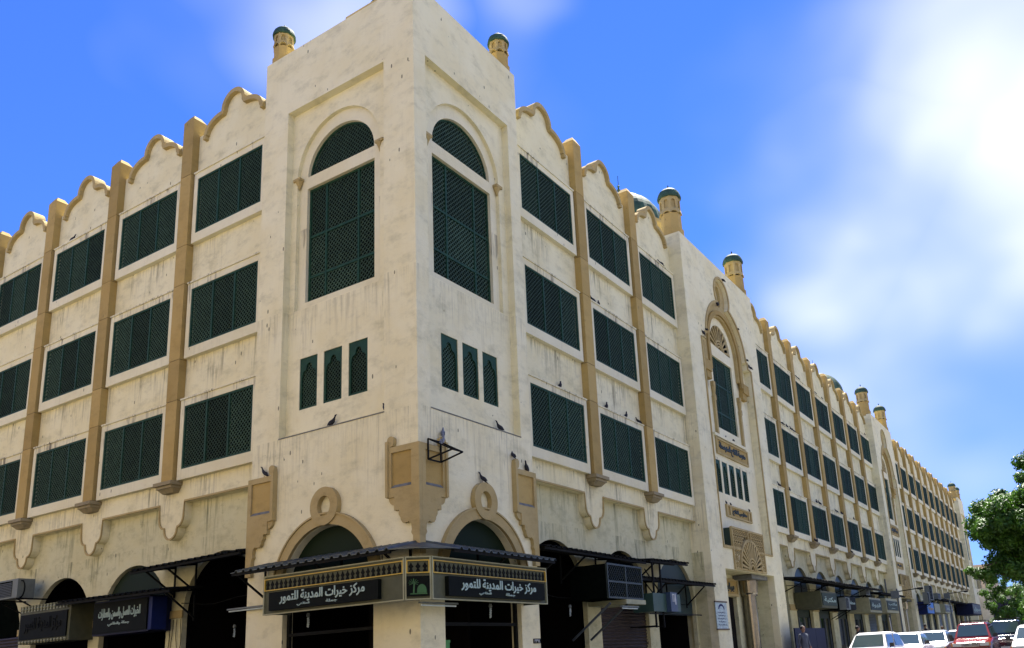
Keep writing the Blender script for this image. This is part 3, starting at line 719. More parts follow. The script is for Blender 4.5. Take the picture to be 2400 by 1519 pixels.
# --- end tower
def lim2(): pass
ol = [(99.17, GZ), (99.17, 17.9), (103.6, 17.9), (103.6, GZ), (102.8, GZ)]+arc(101.4, 3.1, 1.4, 1.4, 0, 180, 16)+[(100.0, GZ)]
MB().plate(ol, [rect(99.75, 103.2, 6.87, 15.98)], 0, .2).build('tower_wall', 'tower_plaster', B, 'R')
m = MB(); m.box(99.17, 103.6, .201, 5.4, 4.9, 17.5); m.box(99.17, 99.6, .201, 5.4, GZ, 4.9); m.box(103.2, 103.6, .201, 5.4, GZ, 4.9); m.build('tower_core', 'tower_plaster', B, 'R')
MB().plate(arc(101.4, 3.1, 1.66, 1.66, 0, 180, 24)+arc(101.4, 3.1, 1.41, 1.41, 180, 0, 24), [], -.09, -.002).build('arch_trim', 'tan_trim', B, 'R', fix=True)
m = MB().plate(rect(100.5, 102.5, 10.4, 13.6), [], .17, .198).build('tall_window', 'lattice_green', B, 'R')

# --- turrets
def turret(x, y, z, h=2.35, r=.37):
    mb = MB(); k = h/2.35
    mb.lathe((x, y, z), [(r*1.16, -.1), (r*1.16, .34*k), (r*1.02, .36*k), (r, 1.05*k)], 8, .5)
    o = mb.build('turret', 'tan_block', B, None)
    # scalloped collar
    c = MB()
    for j in range(8):
        a0, a1 = 2*pi*(j+.5)/8, 2*pi*(j+1.5)/8
        P = []
        for t in range(7):
            u = t/6; a_ = Vector((cos(a0), sin(a0)))*(1-u)+Vector((cos(a1), sin(a1)))*u
            zz = 1.02*k+.10*abs(sin(u*pi))**.8
            P.append((a_, zz))
        b = len(c.v)
        for a_, zz in P: c.v += [(x+a_.x*r*1.16, y+a_.y*r*1.16, z+zz), (x+a_.x*r*1.05, y+a_.y*r*1.05, z+1.27*k), (x+a_.x*r*.98, y+a_.y*r*.98, z+zz)]
        for t in range(6): c.f += [(b+3*t, b+3*t+3, b+3*t+4, b+3*t+1), (b+3*t+2, b+3*t+5, b+3*t+3, b+3*t)]
    c.build('collar', 'tan_trim', o)
    # lantern with eight arched niches
    l = MB(); ro, ri = r*1.04, r*.86
    l.lathe((x, y, z), [(ri, 1.2*k), (ri, 1.9*k)], 8, .5)
    for j in range(8):
        a0, a1 = 2*pi*(j+.5)/8, 2*pi*(j+1.5)/8
        A = Vector((cos(a0), sin(a0)))*ro; C = Vector((cos(a1), sin(a1)))*ro; w = (C-A).length
        ou = [(0, 0), (w, 0), (w, .66*k), (0, .66*k)]; ho = [(w*.24, .06), (w*.76, .06), (w*.76, .36*k)]+[(w*.5+w*.26*cos(radians(t)), .36*k+w*.30*sin(radians(t))) for t in range(20, 180, 20)]+[(w*.24, .36*k)]
        t = MB().plate(ou, [ho], 0, .06, False); b = len(l.v); dv = (C-A)/w; nv = Vector((dv.y, -dv.x))
        for vx, vy, vz in t.v:
            p = A+dv*vx-nv*vy; l.v.append((x+p.x, y+p.y, z+1.22*k+vz))
        l.f += [tuple(b+i for i in f) for f in t.f]
    l.build('lantern', 'tan_trim', o, fix=True)
    d_ = MB(); q = r/.37; d_.lathe((x, y, z+1.87*k), [(r*1.15, -.06*q), (r*1.17, 0), (r*1.12, .09*q), (r*1.0, .21*q), (r*.68, .33*q), (r*.3, .40*q), (r*.08, .42*q), (.03, .45*q), (.045, .48*q), (.01, .58*q)], 32, 0, lambda a: 1+.035*abs(sin(a*4)))
    d_.build('dome', 'dome_green', o, fix=True)
TUR = [(-5.10, .31, 17.92, 1.28, .27), (-.31, 4.10, 17.92, 1.28, .27), (-.50, 16.62, 17.98, 2.35, .42), (-.50, 24.10, 17.98, 2.35, .42), (-.50, 51.6, 17.98, 2.35, .42), (-.50, 58.1, 17.98, 2.35, .42), (-.5, 99.6, 17.9, 1.9, .40), (-.5, 103.2, 17.9, 1.9, .40)]
for t in TUR: turret(*t)
def dome(x, y, z, r, base):
    mb = MB(); mb.lathe((x, y, z), [(base*1.12, 0), (base*1.12, .3), (base, .35), (base, 1.2), (base*1.14, 1.45), (base*1.14, 1.6)], 12)
    for j in range(12):
        a = 2*pi*(j+.5)/12; mb.bar((x+cos(a)*base*.98, y+sin(a)*base*.98, z+.45), (x+cos(a)*base*.98, y+sin(a)*base*.98, z+1.2), .12)
    o = mb.build('dome_drum', 'tan_trim', B)
    d_ = MB(); d_.lathe((x, y, z+1.6), [(r*1.04*cos(radians(t)), r*1.0*sin(radians(t))) for t in range(0, 86, 7)]+[(.10, r*1.02)], 48, 0, lambda a: 1+.03*abs(sin(a*8)))
    d_.build('dome', 'dome_green', o, fix=True)
    f = MB(); f.lathe((x, y, z+1.6+r), [(.16, 0), (.05, .1), (.13, .22), (.04, .34), (.10, .45), (.03, .56), (.07, .66), (.02, .75), (.015, 1.25)], 10); f.build('finial', 'finial_metal', o, fix=True)
dome(-4.6, 20.35, 19.6, 1.95, 1.9)
dome(-4.6, 54.9, 19.6, 1.95, 1.9)
m = MB(); m.box(-3.2, -1.6, 1.0, 2.6, 17.55, 18.95); m.box(-3.3, -1.5, .93, 2.7, 18.951, 19.15)
o = m.build('dome_drum', 'tan_trim', B); d_ = MB(); d_.lathe((-2.4, 1.85, 19.15), [(.75*cos(radians(t)), .75*sin(radians(t))) for t in range(0, 86, 8)]+[(.05, .76)], 32, 0, lambda a: 1+.03*abs(sin(a*8))); d_.build('dome', 'dome_green', o, fix=True)

# ------------------------------------------------------------------ arabic lettering
FORMS = {}
_b = 0xFE8D
def addf(ch, base, n): FORMS[ch] = (base, n)
for ch, base, n in [('ا', 0xFE8D, 2), ('ب', 0xFE8F, 4), ('ة', 0xFE93, 2), ('ت', 0xFE95, 4), ('ث', 0xFE99, 4), ('ج', 0xFE9D, 4), ('ح', 0xFEA1, 4), ('خ', 0xFEA5, 4), ('د', 0xFEA9, 2), ('ذ', 0xFEAB, 2), ('ر', 0xFEAD, 2), ('ز', 0xFEAF, 2), ('س', 0xFEB1, 4), ('ش', 0xFEB5, 4), ('ص', 0xFEB9, 4), ('ض', 0xFEBD, 4), ('ط', 0xFEC1, 4), ('ظ', 0xFEC5, 4), ('ع', 0xFEC9, 4), ('غ', 0xFECD, 4), ('ف', 0xFED1, 4), ('ق', 0xFED5, 4), ('ك', 0xFED9, 4), ('ل', 0xFEDD, 4), ('م', 0xFEE1, 4), ('ن', 0xFEE5, 4), ('ه', 0xFEE9, 4), ('و', 0xFEED, 2), ('ى', 0xFEEF, 2), ('ي', 0xFEF1, 4), ('أ', 0xFE83, 2), ('إ', 0xFE87, 2)]: addf(ch, base, n)
def shape(s):
    o = []
    i = 0
    while i < len(s):
        ch = s[i]
        if ch not in FORMS: o.append(ch); i += 1; continue
        prev = i > 0 and s[i-1] in FORMS and FORMS[s[i-1]][1] == 4
        if ch == 'ل' and i+1 < len(s) and s[i+1] == 'ا':
            o.append(chr(0xFEFB+(1 if prev else 0))); i += 2; continue
        base, n = FORMS[ch]; nxt = n == 4 and i+1 < len(s) and s[i+1] in FORMS
        if n == 2: o.append(chr(base+(1 if prev else 0)))
        else: o.append(chr(base+(3 if prev and nxt else 1 if prev else 2 if nxt else 0)))
        i += 1
    return ''.join(reversed(o))
def lettering(s, width, height, mat, parent, side, sc, e, z, name='lettering', rz=None, bold=.012, depth=.012, shaped=True, loc=None):
    """Arabic text as mesh fitted into width x height, centred at facade position"""
    c = bpy.data.curves.new(name, 'FONT'); c.body = shape(s) if shaped else s; c.size = 1; c.offset = bold; c.extrude = .01; c.resolution_u = 3
    t = bpy.data.objects.new('t', c); COL.objects.link(t); dg = bpy.context.evaluated_depsgraph_get(); dg.update()
    me = bpy.data.meshes.new_from_object(t.evaluated_get(dg)); bpy.data.objects.remove(t)
    xs = [v.co.x for v in me.vertices]; ys = [v.co.y for v in me.vertices]
    x0, x1, y0, y1 = min(xs), max(xs), min(ys), max(ys)
    for v in me.vertices:
        v.co = Vector(((v.co.x-(x0+x1)/2)*width/(x1-x0), -v.co.z/.01*depth, (v.co.y-(y0+y1)/2)*height/(y1-y0)))
    me.materials.clear(); me.materials.append(MAT[mat])
    o = mkobj(name, me, parent, None)
    p = loc or W(side, sc, e, z)
    o.location = p
    if rz is not None: o.rotation_euler = (0, 0, rz)
    elif side == 'R': o.rotation_euler = (0, 0, pi/2)
    return o
for c in (20.365, 54.875):
    lettering('مدرسة الفلاح المتوسطة', 3.1, .42, 'sign_ink', B, 'R', c+.07, .26, 9.47, 'inscription', bold=.03, depth=.02)
    lettering('مدارس الفلاح', 1.7, .26, 'sign_ink', B, 'R', c+.15, .265, 6.80, 'inscription', bold=.03, depth=.02)
    lettering('بوابة ٢', 1.5, .38, 'sign_ink', B, 'R', c-.2, 1.005, 3.83, 'inscription', bold=.02, depth=.02)

# ------------------------------------------------------------------ date shop sign and canopy
S = thing('shop_sign', 'olive framed corner shop sign with white Arabic lettering on black boards above the corner shop', 'sign')
P0, P1, P2, P3 = Vector((-3.86, -.75)), Vector((.27, -.75)), Vector((.65, -.41)), Vector((.65, 3.75))
def face(a, b, name, split_h=(2.6, 3.45)):
    """box panel from a to b (plan), outward normal on the street side; returns frame fn"""
    d_ = (b-a).normalized(); n = Vector((d_.y, -d_.x)); return d_, n, (b-a).length
ang = {}
for idx, (a, b) in enumerate(((P0, P1), (P1, P2), (P2, P3))):
    d_, n, Ln = face(a, b, 'p'); rz = math.atan2(d_.y, d_.x)
    ctr = (a.x, a.y, 0)
    def lo(mb, name, mat, par=S): 
        o = mb.build(name, mat, par, None, loc=ctr); o.rotation_euler = (0, 0, rz); return o
    lo(MB().box(0.001, Ln-.001, .0, .06, 2.6, 3.45), 'fascia', 'sign_frame')
    fr = MB(); fr.box(0, Ln, -.03, -.001, 2.60, 2.625); fr.box(0, Ln, -.03, -.001, 3.425, 3.45); fr.box(0, .03, -.03, -.001, 2.626, 3.424); fr.box(Ln-.03, Ln, -.03, -.001, 2.626, 3.424); lo(fr, 'edge_strip', 'khaki_panel')
    g = MB(); z0, z1 = 3.12, 3.36
    g.box(.03, Ln-.03, -.035, -.001, z0, z0+.018); g.box(.03, Ln-.03, -.035, -.001, z1, z1+.018); g.box(.03, .05, -.035, -.001, z0+.018, z1); g.box(Ln-.05, Ln-.03, -.035, -.001, z0+.018, z1)
    lo(g, 'ornament_frame', 'sign_gold')
    k = max(3, round((Ln-.1)/.145)); mb = MB()
    for i in range(k):
        x = .05+(i+.5)*(Ln-.1)/k; w = .052
        mb.plate([(x-w*.75, z0+.025), (x+w*.75, z0+.025), (x+w*.75, z0+.05), (x+w*.35, z0+.09), (x+w, z0+.135), (x+w*.55, z0+.16), (x, z0+.215), (x-w*.55, z0+.16), (x-w, z0+.135), (x-w*.35, z0+.09), (x-w*.75, z0+.05)], [], -.015, -.001, False)
    lo(mb, 'ornament', 'sign_shape')
    if idx != 1:
        b0, b1 = (.28, Ln-.62) if idx == 0 else (.42, Ln-.22)
        bd = lo(MB().box(b0, b1, -.10, -.001, 2.68, 3.07), 'board', 'sign_board')
        for tx, wd_, hh, xx, zz in (('مركز خيرات المدينة للتمور', .78*(b1-b0), .26, .50, 2.925), ('جملة', .10*(b1-b0), .075, .60, 2.755), ('قطاعي', .12*(b1-b0), .075, .34, 2.755)):
            t = lettering(tx, wd_, hh, 'sign_letter', bd, None, 0, 0, 0, loc=(b0+(b1-b0)*xx, -.105, zz), rz=0, bold=.018)
    else:
        bd = lo(MB().box(.03, Ln-.03, -.05, -.001, 2.67, 3.06), 'emblem_board', 'sign_board')
        mb = MB(); cx = Ln*.33
        mb.bar((cx, -.055, 2.72), (cx+.01, -.055, 2.92), .03, .01)
        for t in range(9):
            a = radians(-30+30*t); mb.bar((cx, -.055, 2.92), (cx+.10*cos(a), -.055, 2.93+.08*sin(a)), .018, .008)
        mb.plate([(Ln*.46, 2.73), (Ln*.46, 2.78)]+arc(Ln*.64, 2.78, Ln*.18, .12, 180, 0, 8)+[(Ln*.82, 2.78), (Ln*.82, 2.73)], [], -.06, -.051)
        mb.box(Ln*.2, Ln*.84, -.06, -.051, 2.705, 2.725)
        mb.build('emblem', 'sign_green', bd)
m = MB(); m.plate([(0, 0)]*0 or rect(0, .001, 0, .001), [], 0, .001) if False else None
MB().box(P0.x, P0.x+.03, -.689, -.002, 2.62, 3.44).build('end_cap', 'sign_frame', S); MB().box(.0, .589, 3.72, 3.75, 2.62, 3.44).build('end_cap', 'sign_frame', S)

def corrugated(pa, pb, depth_vec, drop, name, label, cat='canopy', pitch=.25, mat='corrugated', th=.0, brackets=(), beam=True, group=None):
    """sheet from wall line pa-pb going out by depth_vec and down by drop"""
    T = thing(name, label, cat, (pa[0], pa[1], pa[2]), group=group); pa = Vector(pa); pb = Vector(pb); dv = Vector(depth_vec)-Vector((0, 0, drop)); Ln = (pb-pa).length; d_ = (pb-pa)/Ln
    mb = MB(); n = max(2, int(Ln/pitch)); pr = [(0, 0), (.55, 0), (.68, .045), (.87, .045), (1, 0)]
    top = []
    for i in range(n):
        for u, h in pr[:-1]: top.append((d_*(Ln*(i+u)/n), h))
    top.append((d_*Ln, 0))
    for p, h in top:
        a = p+Vector((0, 0, h)); mb.v += [tuple(a), tuple(a+dv), tuple(a+dv-Vector((0, 0, .012))), tuple(a-Vector((0, 0, .012)))]
    for i in range(len(top)-1):
        b = 4*i; mb.f += [(b, b+1, b+5, b+4), (b+1, b+2, b+6, b+5), (b+3, b+7, b+6, b+2)]
    mb.build('sheet', mat, T)
    if beam:
        bm_ = MB(); off = dv*.93-Vector((0, 0, .055)); bm_.bar(off, off+d_*Ln, .05, .06)
        off = dv*.45-Vector((0, 0, .045)); bm_.bar(off, off+d_*Ln, .04, .04)
        bm_.build('purlin', 'black_metal', T)
    for s_ in brackets:
        br = MB(); p = d_*s_; br.bar(p+dv*.02-Vector((0, 0, .05)), p+dv*.95-Vector((0, 0, .06)), .04); br.bar(p+dv*.05-Vector((0, 0, .75)), p+dv*.85-Vector((0, 0, .09)), .04); br.bar(p+dv*.03-Vector((0, 0, .85)), p+dv*.03, .04)
        br.build('bracket', 'black_metal', T)
    return T
corrugated((-4.80, -.03, 3.84), (.02, -.03, 3.84), (0, -.92, 0), .23, 'canopy', 'corrugated metal canopy sheet over the left half of the corner shop sign', brackets=(.1, 2.6, 4.6))
corrugated((.03, .0, 3.84), (.03, 3.80, 3.84), (.92, 0, 0), .23, 'canopy', 'corrugated metal canopy sheet over the right half of the corner shop sign', brackets=(1.9, 3.8))
# corner piece joining the two sheets
m = MB(); m.v = [(.02, -.03, 3.845), (.02, -.95, 3.615), (.64, -.76, 3.60), (.95, .0, 3.615), (.03, 0, 3.845)]; m.f = [(0, 1, 2, 3, 4)]; m.v += [(x, y, z-.015) for x, y, z in m.v]; m.f += [(9, 8, 7, 6, 5), (1, 6, 7, 2), (2, 7, 8, 3)]
tag(m.build('canopy', 'corrugated', fix=True), 'small folded metal sheet closing the canopy at the building corner', 'canopy')
corrugated((-9.9, .72, 4.32), (-5.42, .72, 4.38), (0, -1.02, 0), .14, 'canopy', 'dark corrugated canopy over the black arch left of the corner shop', brackets=(.6, 1.5), mat='black_metal')
corrugated((-13.4, .72, 3.72), (-8.1, .72, 3.66), (0, -1.02, 0), .08, 'canopy', 'dark corrugated canopy over the honey shop sign on the left facade', brackets=(5.0,), mat='black_metal')
corrugated((-.72, 4.42, 4.20), (-.72, 10.1, 4.18), (1.02, 0, 0), .10, 'canopy', 'dark corrugated canopy over the first two arches right of the corner shop', brackets=(2.2, 4.2), mat='black_metal')
corrugated((-.72, 10.4, 4.24), (-.72, 13.3, 4.30), (1.02, 0, 0), .08, 'canopy', 'small flat canopy high on thin frame posts over the blue water cooler', brackets=(.5,), mat='black_metal')
corrugated((-.72, 9.9, 3.66), (-.72, 15.9, 3.70), (.9, 0, 0), .06, 'canopy', 'low thin corrugated canopy ending beside the tall portal tower', brackets=(2.0, 3.6, 5.2), mat='black_metal')
corrugated((-.72, 24.7, 4.42), (-.72, 41.0, 4.48), (1.7, 0, 0), .16, 'canopy', 'long dark canopy on steel brackets across the middle row of shops', brackets=(1, 4.9, 8.8, 12.7), mat='black_metal', pitch=.5)
corrugated((-.72, 43.0, 4.40), (-.72, 51.0, 4.40), (1.25, 0, 0), .12, 'canopy', 'shorter dark canopy before the second portal tower', brackets=(1, 5), mat='black_metal', pitch=.5)
corrugated((-.72, 69.0, 4.75), (-.72, 92.0, 4.75), (1.25, 0, 0), .12, 'canopy', 'far dark canopy before the end tower of the building', brackets=(1, 8, 15, 22), mat='black_metal', pitch=.6)

# glazing of the corner shop and the goods behind it
for side, cx in (('L', -2.72), ('R', 2.22)):
    f = MB(); 
    for x in (cx-1.40, cx+1.32): f.box(x, x+.08, .12, .20, GZ+.13, 3.1)
    f.box(cx-1.32, cx+1.319, .12, .2, 2.15, 2.22)
    fo = f.build('shop_front', 'black_metal', B, side)
    mb = MB().plate(rect(cx-1.32, cx+1.32, GZ+.13, 3.1), [], .155, .165)
GB = [('L', -3.0, .28, .95, .36, .35, 'white_card', 'white card leaning in the left window of the corner shop'), ('L', -1.75, .28, .85, .40, .5, 'yellow_box', 'yellow green carton at the right end of the left shop window'),
      ('R', 1.12, .26, .95, .22, .9, 'green_box', 'tall narrow green carton at the left jamb of the right shop window'), ('R', 1.72, .26, .85, .55, .45, 'green_box', 'green carton standing low in the right shop window'),
      ('R', 3.08, .26, .82, .55, .72, 'yellow_box', 'yellow green carton with dark print at the right jamb of the shop window')]
for sd, s_, e, z, w, h, mt, lb in GB:
    m = MB(); m.box(-w/2, w/2, 0, .3, 0, h); m.box(-w/2-.008, w/2+.008, -.008, .308, h-.05, h+.006); o = m.build('carton', mt, None, sd, loc=W(sd, s_, e, z)); tag(o, lb, 'carton')
    m = MB(); m.box(-w/2, w/2, 0, .02, -z+GZ+.13, -.002) if False else None
m = MB(); m.box(-4.08, -1.36, .24, .9, GZ+.0, .848); tag(m.build('display_counter', 'door_dark'), 'dark display counter inside the left shop window under the cartons', 'counter')
m = MB(); m.box(-.88, -.24, .94, 3.6, GZ+.0, .818); tag(m.build('display_counter', 'door_dark'), 'dark display counter inside the right shop window under green cartons', 'counter')
for i, (s_, e, z, w, h, mt, lb) in enumerate([(7.0, 1.5, .95, .7, .55, 'green_box', 'stack of green cartons deep in the dark arch right of the corner'), (7.75, 1.5, .95, .6, .38, 'green_box', 'low green carton beside the stack in the dark arch right of the corner')]):
    o = MB().box(-w/2, w/2, 0, .4, 0, h).box(-w/2-.01, w/2+.01, -.01, .41, h*.5, h*.5+.02).build('carton', mt, None, 'R', loc=W('R', s_, e, z)); tag(o, lb, 'carton')
tag(MB().box(-2.0, -1.35, 6.2, 8.1, GZ, .945).build('display_counter', 'door_dark'), 'dark counter under the green cartons in the arch', 'counter')

# ------------------------------------------------------------------ other signs
def box_sign(side, s0, s1, e0, e1, z0, z1, label, frame='sign_frame', board='sign_board', text=None, tm='sign_letter', border=.10, comb=False, text2=None):
    o = thing('shop_sign', label, 'sign', W(side, (s0+s1)/2, 0, z0), pi/2 if side == 'R' else 0)
    hw = (s1-s0)/2; h = z1-z0
    MB().box(-hw, hw, e0, e1, 0, h).build('casing', frame, o)
    MB().box(-hw+border, hw-border, e0-.04, e0-.001, border, h-border*(2.2 if comb else 1)).build('board', board, o)
    if comb:
        mb = MB(); n = int((2*hw-.1)/.17)
        for i in range(n):
            x = -hw+.08+(i+.5)*(2*hw-.16)/n; mb.lathe((x, e0-.02, h-.19), [(.035, 0), (.02, .05), (.04, .09), (.02, .13), (.035, .18)], 6)
            mb.lathe((x, e0-.02, -.0), [(.01, 0), (.04, .05), (.03, .09)], 6)
        mb.build('balustrade', 'khaki_panel', o)
    if text:
        t = lettering(text, (2*hw-2*border)*.78, (h-2*border)*(.5 if not text2 else .38), tm, o, None, 0, 0, 0, loc=(0, e0-.045, h*(.47 if not text2 else .60)), rz=0, bold=.012)
    if text2:
        t = lettering(text2, (2*hw-2*border)*.4, (h-2*border)*.14, tm, o, None, 0, 0, 0, loc=(0, e0-.045, h*.30), rz=0, bold=.012)
    return o
box_sign('L', -12.05, -9.45, .10, .74, 2.62, 3.55, 'black honey shop sign with blue end panel and pale Arabic lettering', 'navy_panel', 'sign_board', 'الخيرات للعسل والسمن والعطارات', border=.05, text2='جملة وقطاعي')
box_sign('L', -15.95, -13.15, .05, .74, 2.60, 3.72, 'unlit shop sign with olive balustrade border at the left end', 'sign_frame', 'sign_board', 'مركز المدينة للتمور', 'sign_shape', border=.12, comb=True)
m = MB().box(-9.44, -9.30, .08, .5, 2.65, 3.5)
tag(m.build('side_panel', 'blue_panel'), 'blue side panel beside the honey shop sign', 'panel')
box_sign('R', 28.3, 31.2, -.6, .7, 3.05, 3.85, 'olive box sign with dark board, first under the long middle canopy', 'sign_frame', 'dark_green', 'مكتبة', border=.10)
box_sign('R', 33.0, 35.4, -.55, .7, 3.05, 3.75, 'black box sign with white lettering, second under the long middle canopy', 'sign_board', 'sign_board', 'مطعم', border=.06)
box_sign('R', 38.7, 41.9, -.6, .7, 3.0, 3.85, 'olive framed sign with pale lettering, third under the long middle canopy', 'khaki_panel', 'dark_green', 'قهوة', border=.12)
box_sign('R', 43.5, 47.2, -.6, .7, 3.05, 3.95, 'cream framed sign with green board beside the second portal tower', 'khaki_panel', 'dark_green', 'مكتب', border=.16, text2='عقار')
box_sign('R', 59.0, 62.2, -.6, .7, 3.2, 4.15, 'bright blue box sign just past the second portal tower', 'blue_panel', 'blue_light', 'صيدلية', 'sign_gold', border=.05)
box_sign('R', 62.6, 65.6, -.6, .7, 3.3, 4.15, 'plain olive box sign beside the blue sign', 'sign_frame', 'khaki_panel', None, border=.08)
box_sign('R', 68.7, 73.2, -.6, .7, 3.4, 4.2, 'grey framed sign with navy board halfway along the far shops', 'khaki_panel', 'grey_panel', 'خياط', border=.12)
box_sign('R', 86.5, 94.0, -.9, .7, 3.5, 4.7, 'large navy and grey box sign near the far end tower', 'navy_panel', 'grey_panel', 'سوق', 'sign_letter', border=.12)
o = thing('poster_board', 'pale printed poster board with wooden rails on the tower pier left of the door', 'poster', W('R', 16.55, 0, 2.05), pi/2)
MB().box(-.55, .55, -.03, -.002, .03, .97).build('sheet', 'poster_paper', o); m = MB(); m.box(-.60, .60, -.05, -.002, .971, 1.02); m.box(-.60, .60, -.05, -.002, -.02, .029); m.build('rail', 'wood_edge', o)
for i in range(5): lettering('مدرسة الفلاح المتوسطة', .8-.1*(i % 2), .07, 'blue_panel', o, None, 0, 0, 0, loc=(0, -.032, .60-.11*i), rz=0, bold=.0, depth=.002)
MB().plate(arc(0, .72, .30, .20, 0, 180, 10)+arc(0, .72, .22, .12, 180, 0, 10), [], -.035, -.031).build('ornament', 'blue_panel', o, fix=True)
o = thing('number_plate', 'small black street number plate with white digits on the corner pier', 'plate', W('R', 4.22, 0, 1.73), pi/2)
MB().box(-.15, .15, -.02, -.002, 0, .11).build('plate', 'sign_board', o); lettering('٣٣٩٤', .24, .075, 'white_card', o, None, 0, 0, 0, loc=(0, -.024, .055), rz=0, bold=.0, depth=.004, shaped=False)

# ------------------------------------------------------------------ fittings
o = thing('pipe_column', 'shiny steel clad column with dark capital standing in the portal doorway', 'column', W('R', 21.95, .75, GZ+.13))
MB().lathe((0, 0, 0), [(.29, 0), (.29, 3.15)], 24).build('shaft', 'chrome', o); MB().lathe((0, 0, 3.15), [(.36, 0), (.36, .06), (.39, .12), (.42, .60), (.42, .66)], 24).build('capital', 'chrome', o, fix=True)
MB().box(-.55, .55, -1.0, 1.0, 3.815, 3.99).build('slab', 'grey_ledge', o)
o2 = copy_tree(o); o2.location = W('R', 56.6, .75, GZ+.13); o2['label'] = 'shiny steel clad column in the doorway of the second portal tower'
def ac(side, s_, e, z, label, w=.85, h=.62, dpt=.35, pipe=True):
    o = thing('air_conditioner', label, 'air conditioner', W(side, s_, e, z), pi/2 if side == 'R' else 0, None)
    MB().box(-w/2, w/2, 0, dpt, 0, h).build('casing', 'ac_white', o)
    mb = MB()
    for i in range(9): mb.box(-w/2+.05, w/2-.32, -.015, -.001, .06+i*(h-.14)/9, .06+i*(h-.14)/9+.03)
    mb.build('fan_grille', 'ac_grille', o)
    MB().plate(rect(-w/2+.05, w/2-.32, .05, h-.05), [], -.004, -.001).build('fan_opening', 'void', o)
    for q in (-w/2+.02, w/2-.02): MB().box(q-.02, q+.02, 0, .9, -.05, -.005).bar((q, .05, -.05), (q, .85, -.45), .035).build('bracket', 'black_metal', o)
    if pipe: MB().tube([(w/2+.03+.2*cos(t*.6), .1+.0*t, h*.45+.26*sin(t*.6)) for t in range(0, 12)], .022, 6).build('hose', 'black_metal', o)
    return o
ac('L', -16.6, -.08, 4.02, 'window height air conditioner with coiled hose at the far left of the facade', w=1.15, h=.58, dpt=.5)
ac('R', 32.45, -.85, 3.0, 'pale air conditioner standing on a bracket between two signs under the canopy', w=.9, h=.62, pipe=False)
ac('R', 39.4, -.45, 4.0, 'small air conditioner above the middle canopy in front of the fifth arch', w=1.1, h=.5)
ac('R', 58.0, -1.0, 3.9, 'air conditioner hung on the front of the second portal tower', w=1.0, h=.9)
ac('R', 60.3, -.9, 4.25, 'tall grey air conditioner above the blue sign', w=1.6, h=1.15, pipe=False)
ac('R', 65.8, -.7, 4.5, 'slanted rusty air conditioner beyond the blue sign', w=1.6, h=.5, pipe=False)
# caged box above the second arch
o = thing('caged_cabinet', 'black wire caged cabinet on diagonal struts over the second arch right of the corner', 'cabinet', W('R', 7.95, -.62, 2.80), pi/2)
MB().box(-1.05, 1.05, .06, 1.2, .06, .98).build('cabinet', 'void', o)
m = MB()
for x in (-1.05, 0.0, 1.05-.05): m.box(x, x+.05, 0, .055, .05, 1.0)
for z in (.05, .48, .95): m.box(-1.0, -.001, .002, .05, z, z+.05); m.box(.051, .999, .002, .05, z, z+.05)
m.build('frame', 'cage_mesh', o); l = lattice(rect(-1.05, 1.05, .05, 1.0), .12, .008, .02).build('wire_mesh', 'cage_mesh', o); l['kind'] = 'stuff'
MB().box(-.1, 1.1, -.03, 1.2, -.08, .045).build('base', 'khaki_panel', o)
for x in (-.9, .1): MB().bar((x, .05, -.08), (x, 1.3, -1.0), .05).build('strut', 'pole_metal', o)
o = thing('water_cooler', 'blue and green metal water cooler cabinet hung beneath the small high canopy', 'water cooler', W('R', 11.3, -.42, 2.58), pi/2)
MB().box(-.95, .0, .15, .85, 0, .56).build('body', 'cooler_green', o); MB().box(.001, .50, .0, .85, 0, .60).build('front', 'cooler_blue', o); MB().box(.501, .95, .1, .85, 0, .56).build('tank', 'cooler_green', o)
m = MB(); m.box(.14, .17, -.012, -.001, .30, .55); m.box(.24, .27, -.012, -.001, .30, .55); m.box(.171, .239, -.012, -.001, .52, .55); m.box(.33, .38, -.012, -.001, .22, .56); m.build('label_strip', 'white_card', o)
o = thing('steel_frame', 'thin black steel post frame with slanted braces beside the water cooler', 'frame', W('R', 10.6, -.2, 2.1), pi/2)
for x in (0.0, .55): MB().bar((x, 0, 0), (x, 0, 2.1), .05).build('post', 'black_metal', o)
m = MB(); m.bar((0, .0, 1.0), (.5, .9, 1.95), .03); m.bar((.55, 0, 1.0), (1.3, .9, 1.95), .03); m.bar((0, 0, .05), (.0, .9, .05), .04); m.bar((.55, 0, .05), (.55, .9, .05), .04); m.bar((-.4, 0, .42), (3.6, 0, .42), .035); m.build('brace', 'black_metal', o)
# corner lamp bracket
o = thing('lamp_bracket', 'black triangular steel lamp bracket fixed to the building corner', 'bracket', (0.12, .18, 5.62))
pts = [(0, 0, .45), (0, 0, 0), (.62, .05, .12), (0, .42, .45), (0, .42, 0), (.62, .40, .12)]
m = MB()
for a, b in ((0, 1), (1, 2), (0, 2), (3, 4), (4, 5), (3, 5), (0, 3), (1, 4), (2, 5)): m.bar(pts[a], pts[b], .03)
m.build('frame', 'black_metal', o)
def tube_lamp(side, s_, e, z, ln, label, tilt=0, vertical=False):
    o = thing('tube_lamp', label, 'lamp', W(side, s_, e, z), pi/2 if side == 'R' else 0)
    if vertical:
        MB().lathe((0, 0, 0), [(.03, 0), (.045, -.06), (.02, -.10)], 8).build('holder', 'ac_white', o, fix=True); MB().tube([(0.02*sin(t*2.2), .02*cos(t*2.2), -.10-.012*t) for t in range(0, 18)], .014, 5).build('bulb', 'tube_white', o)
    else:
        MB().box(-ln/2, ln/2, 0, .08, 0, .035).build('housing', 'ac_white', o); MB().tube([(-ln/2+.04, .04, -.03), (ln/2-.04, .04, -.03)], .018, 8).build('tube', 'tube_white', o)
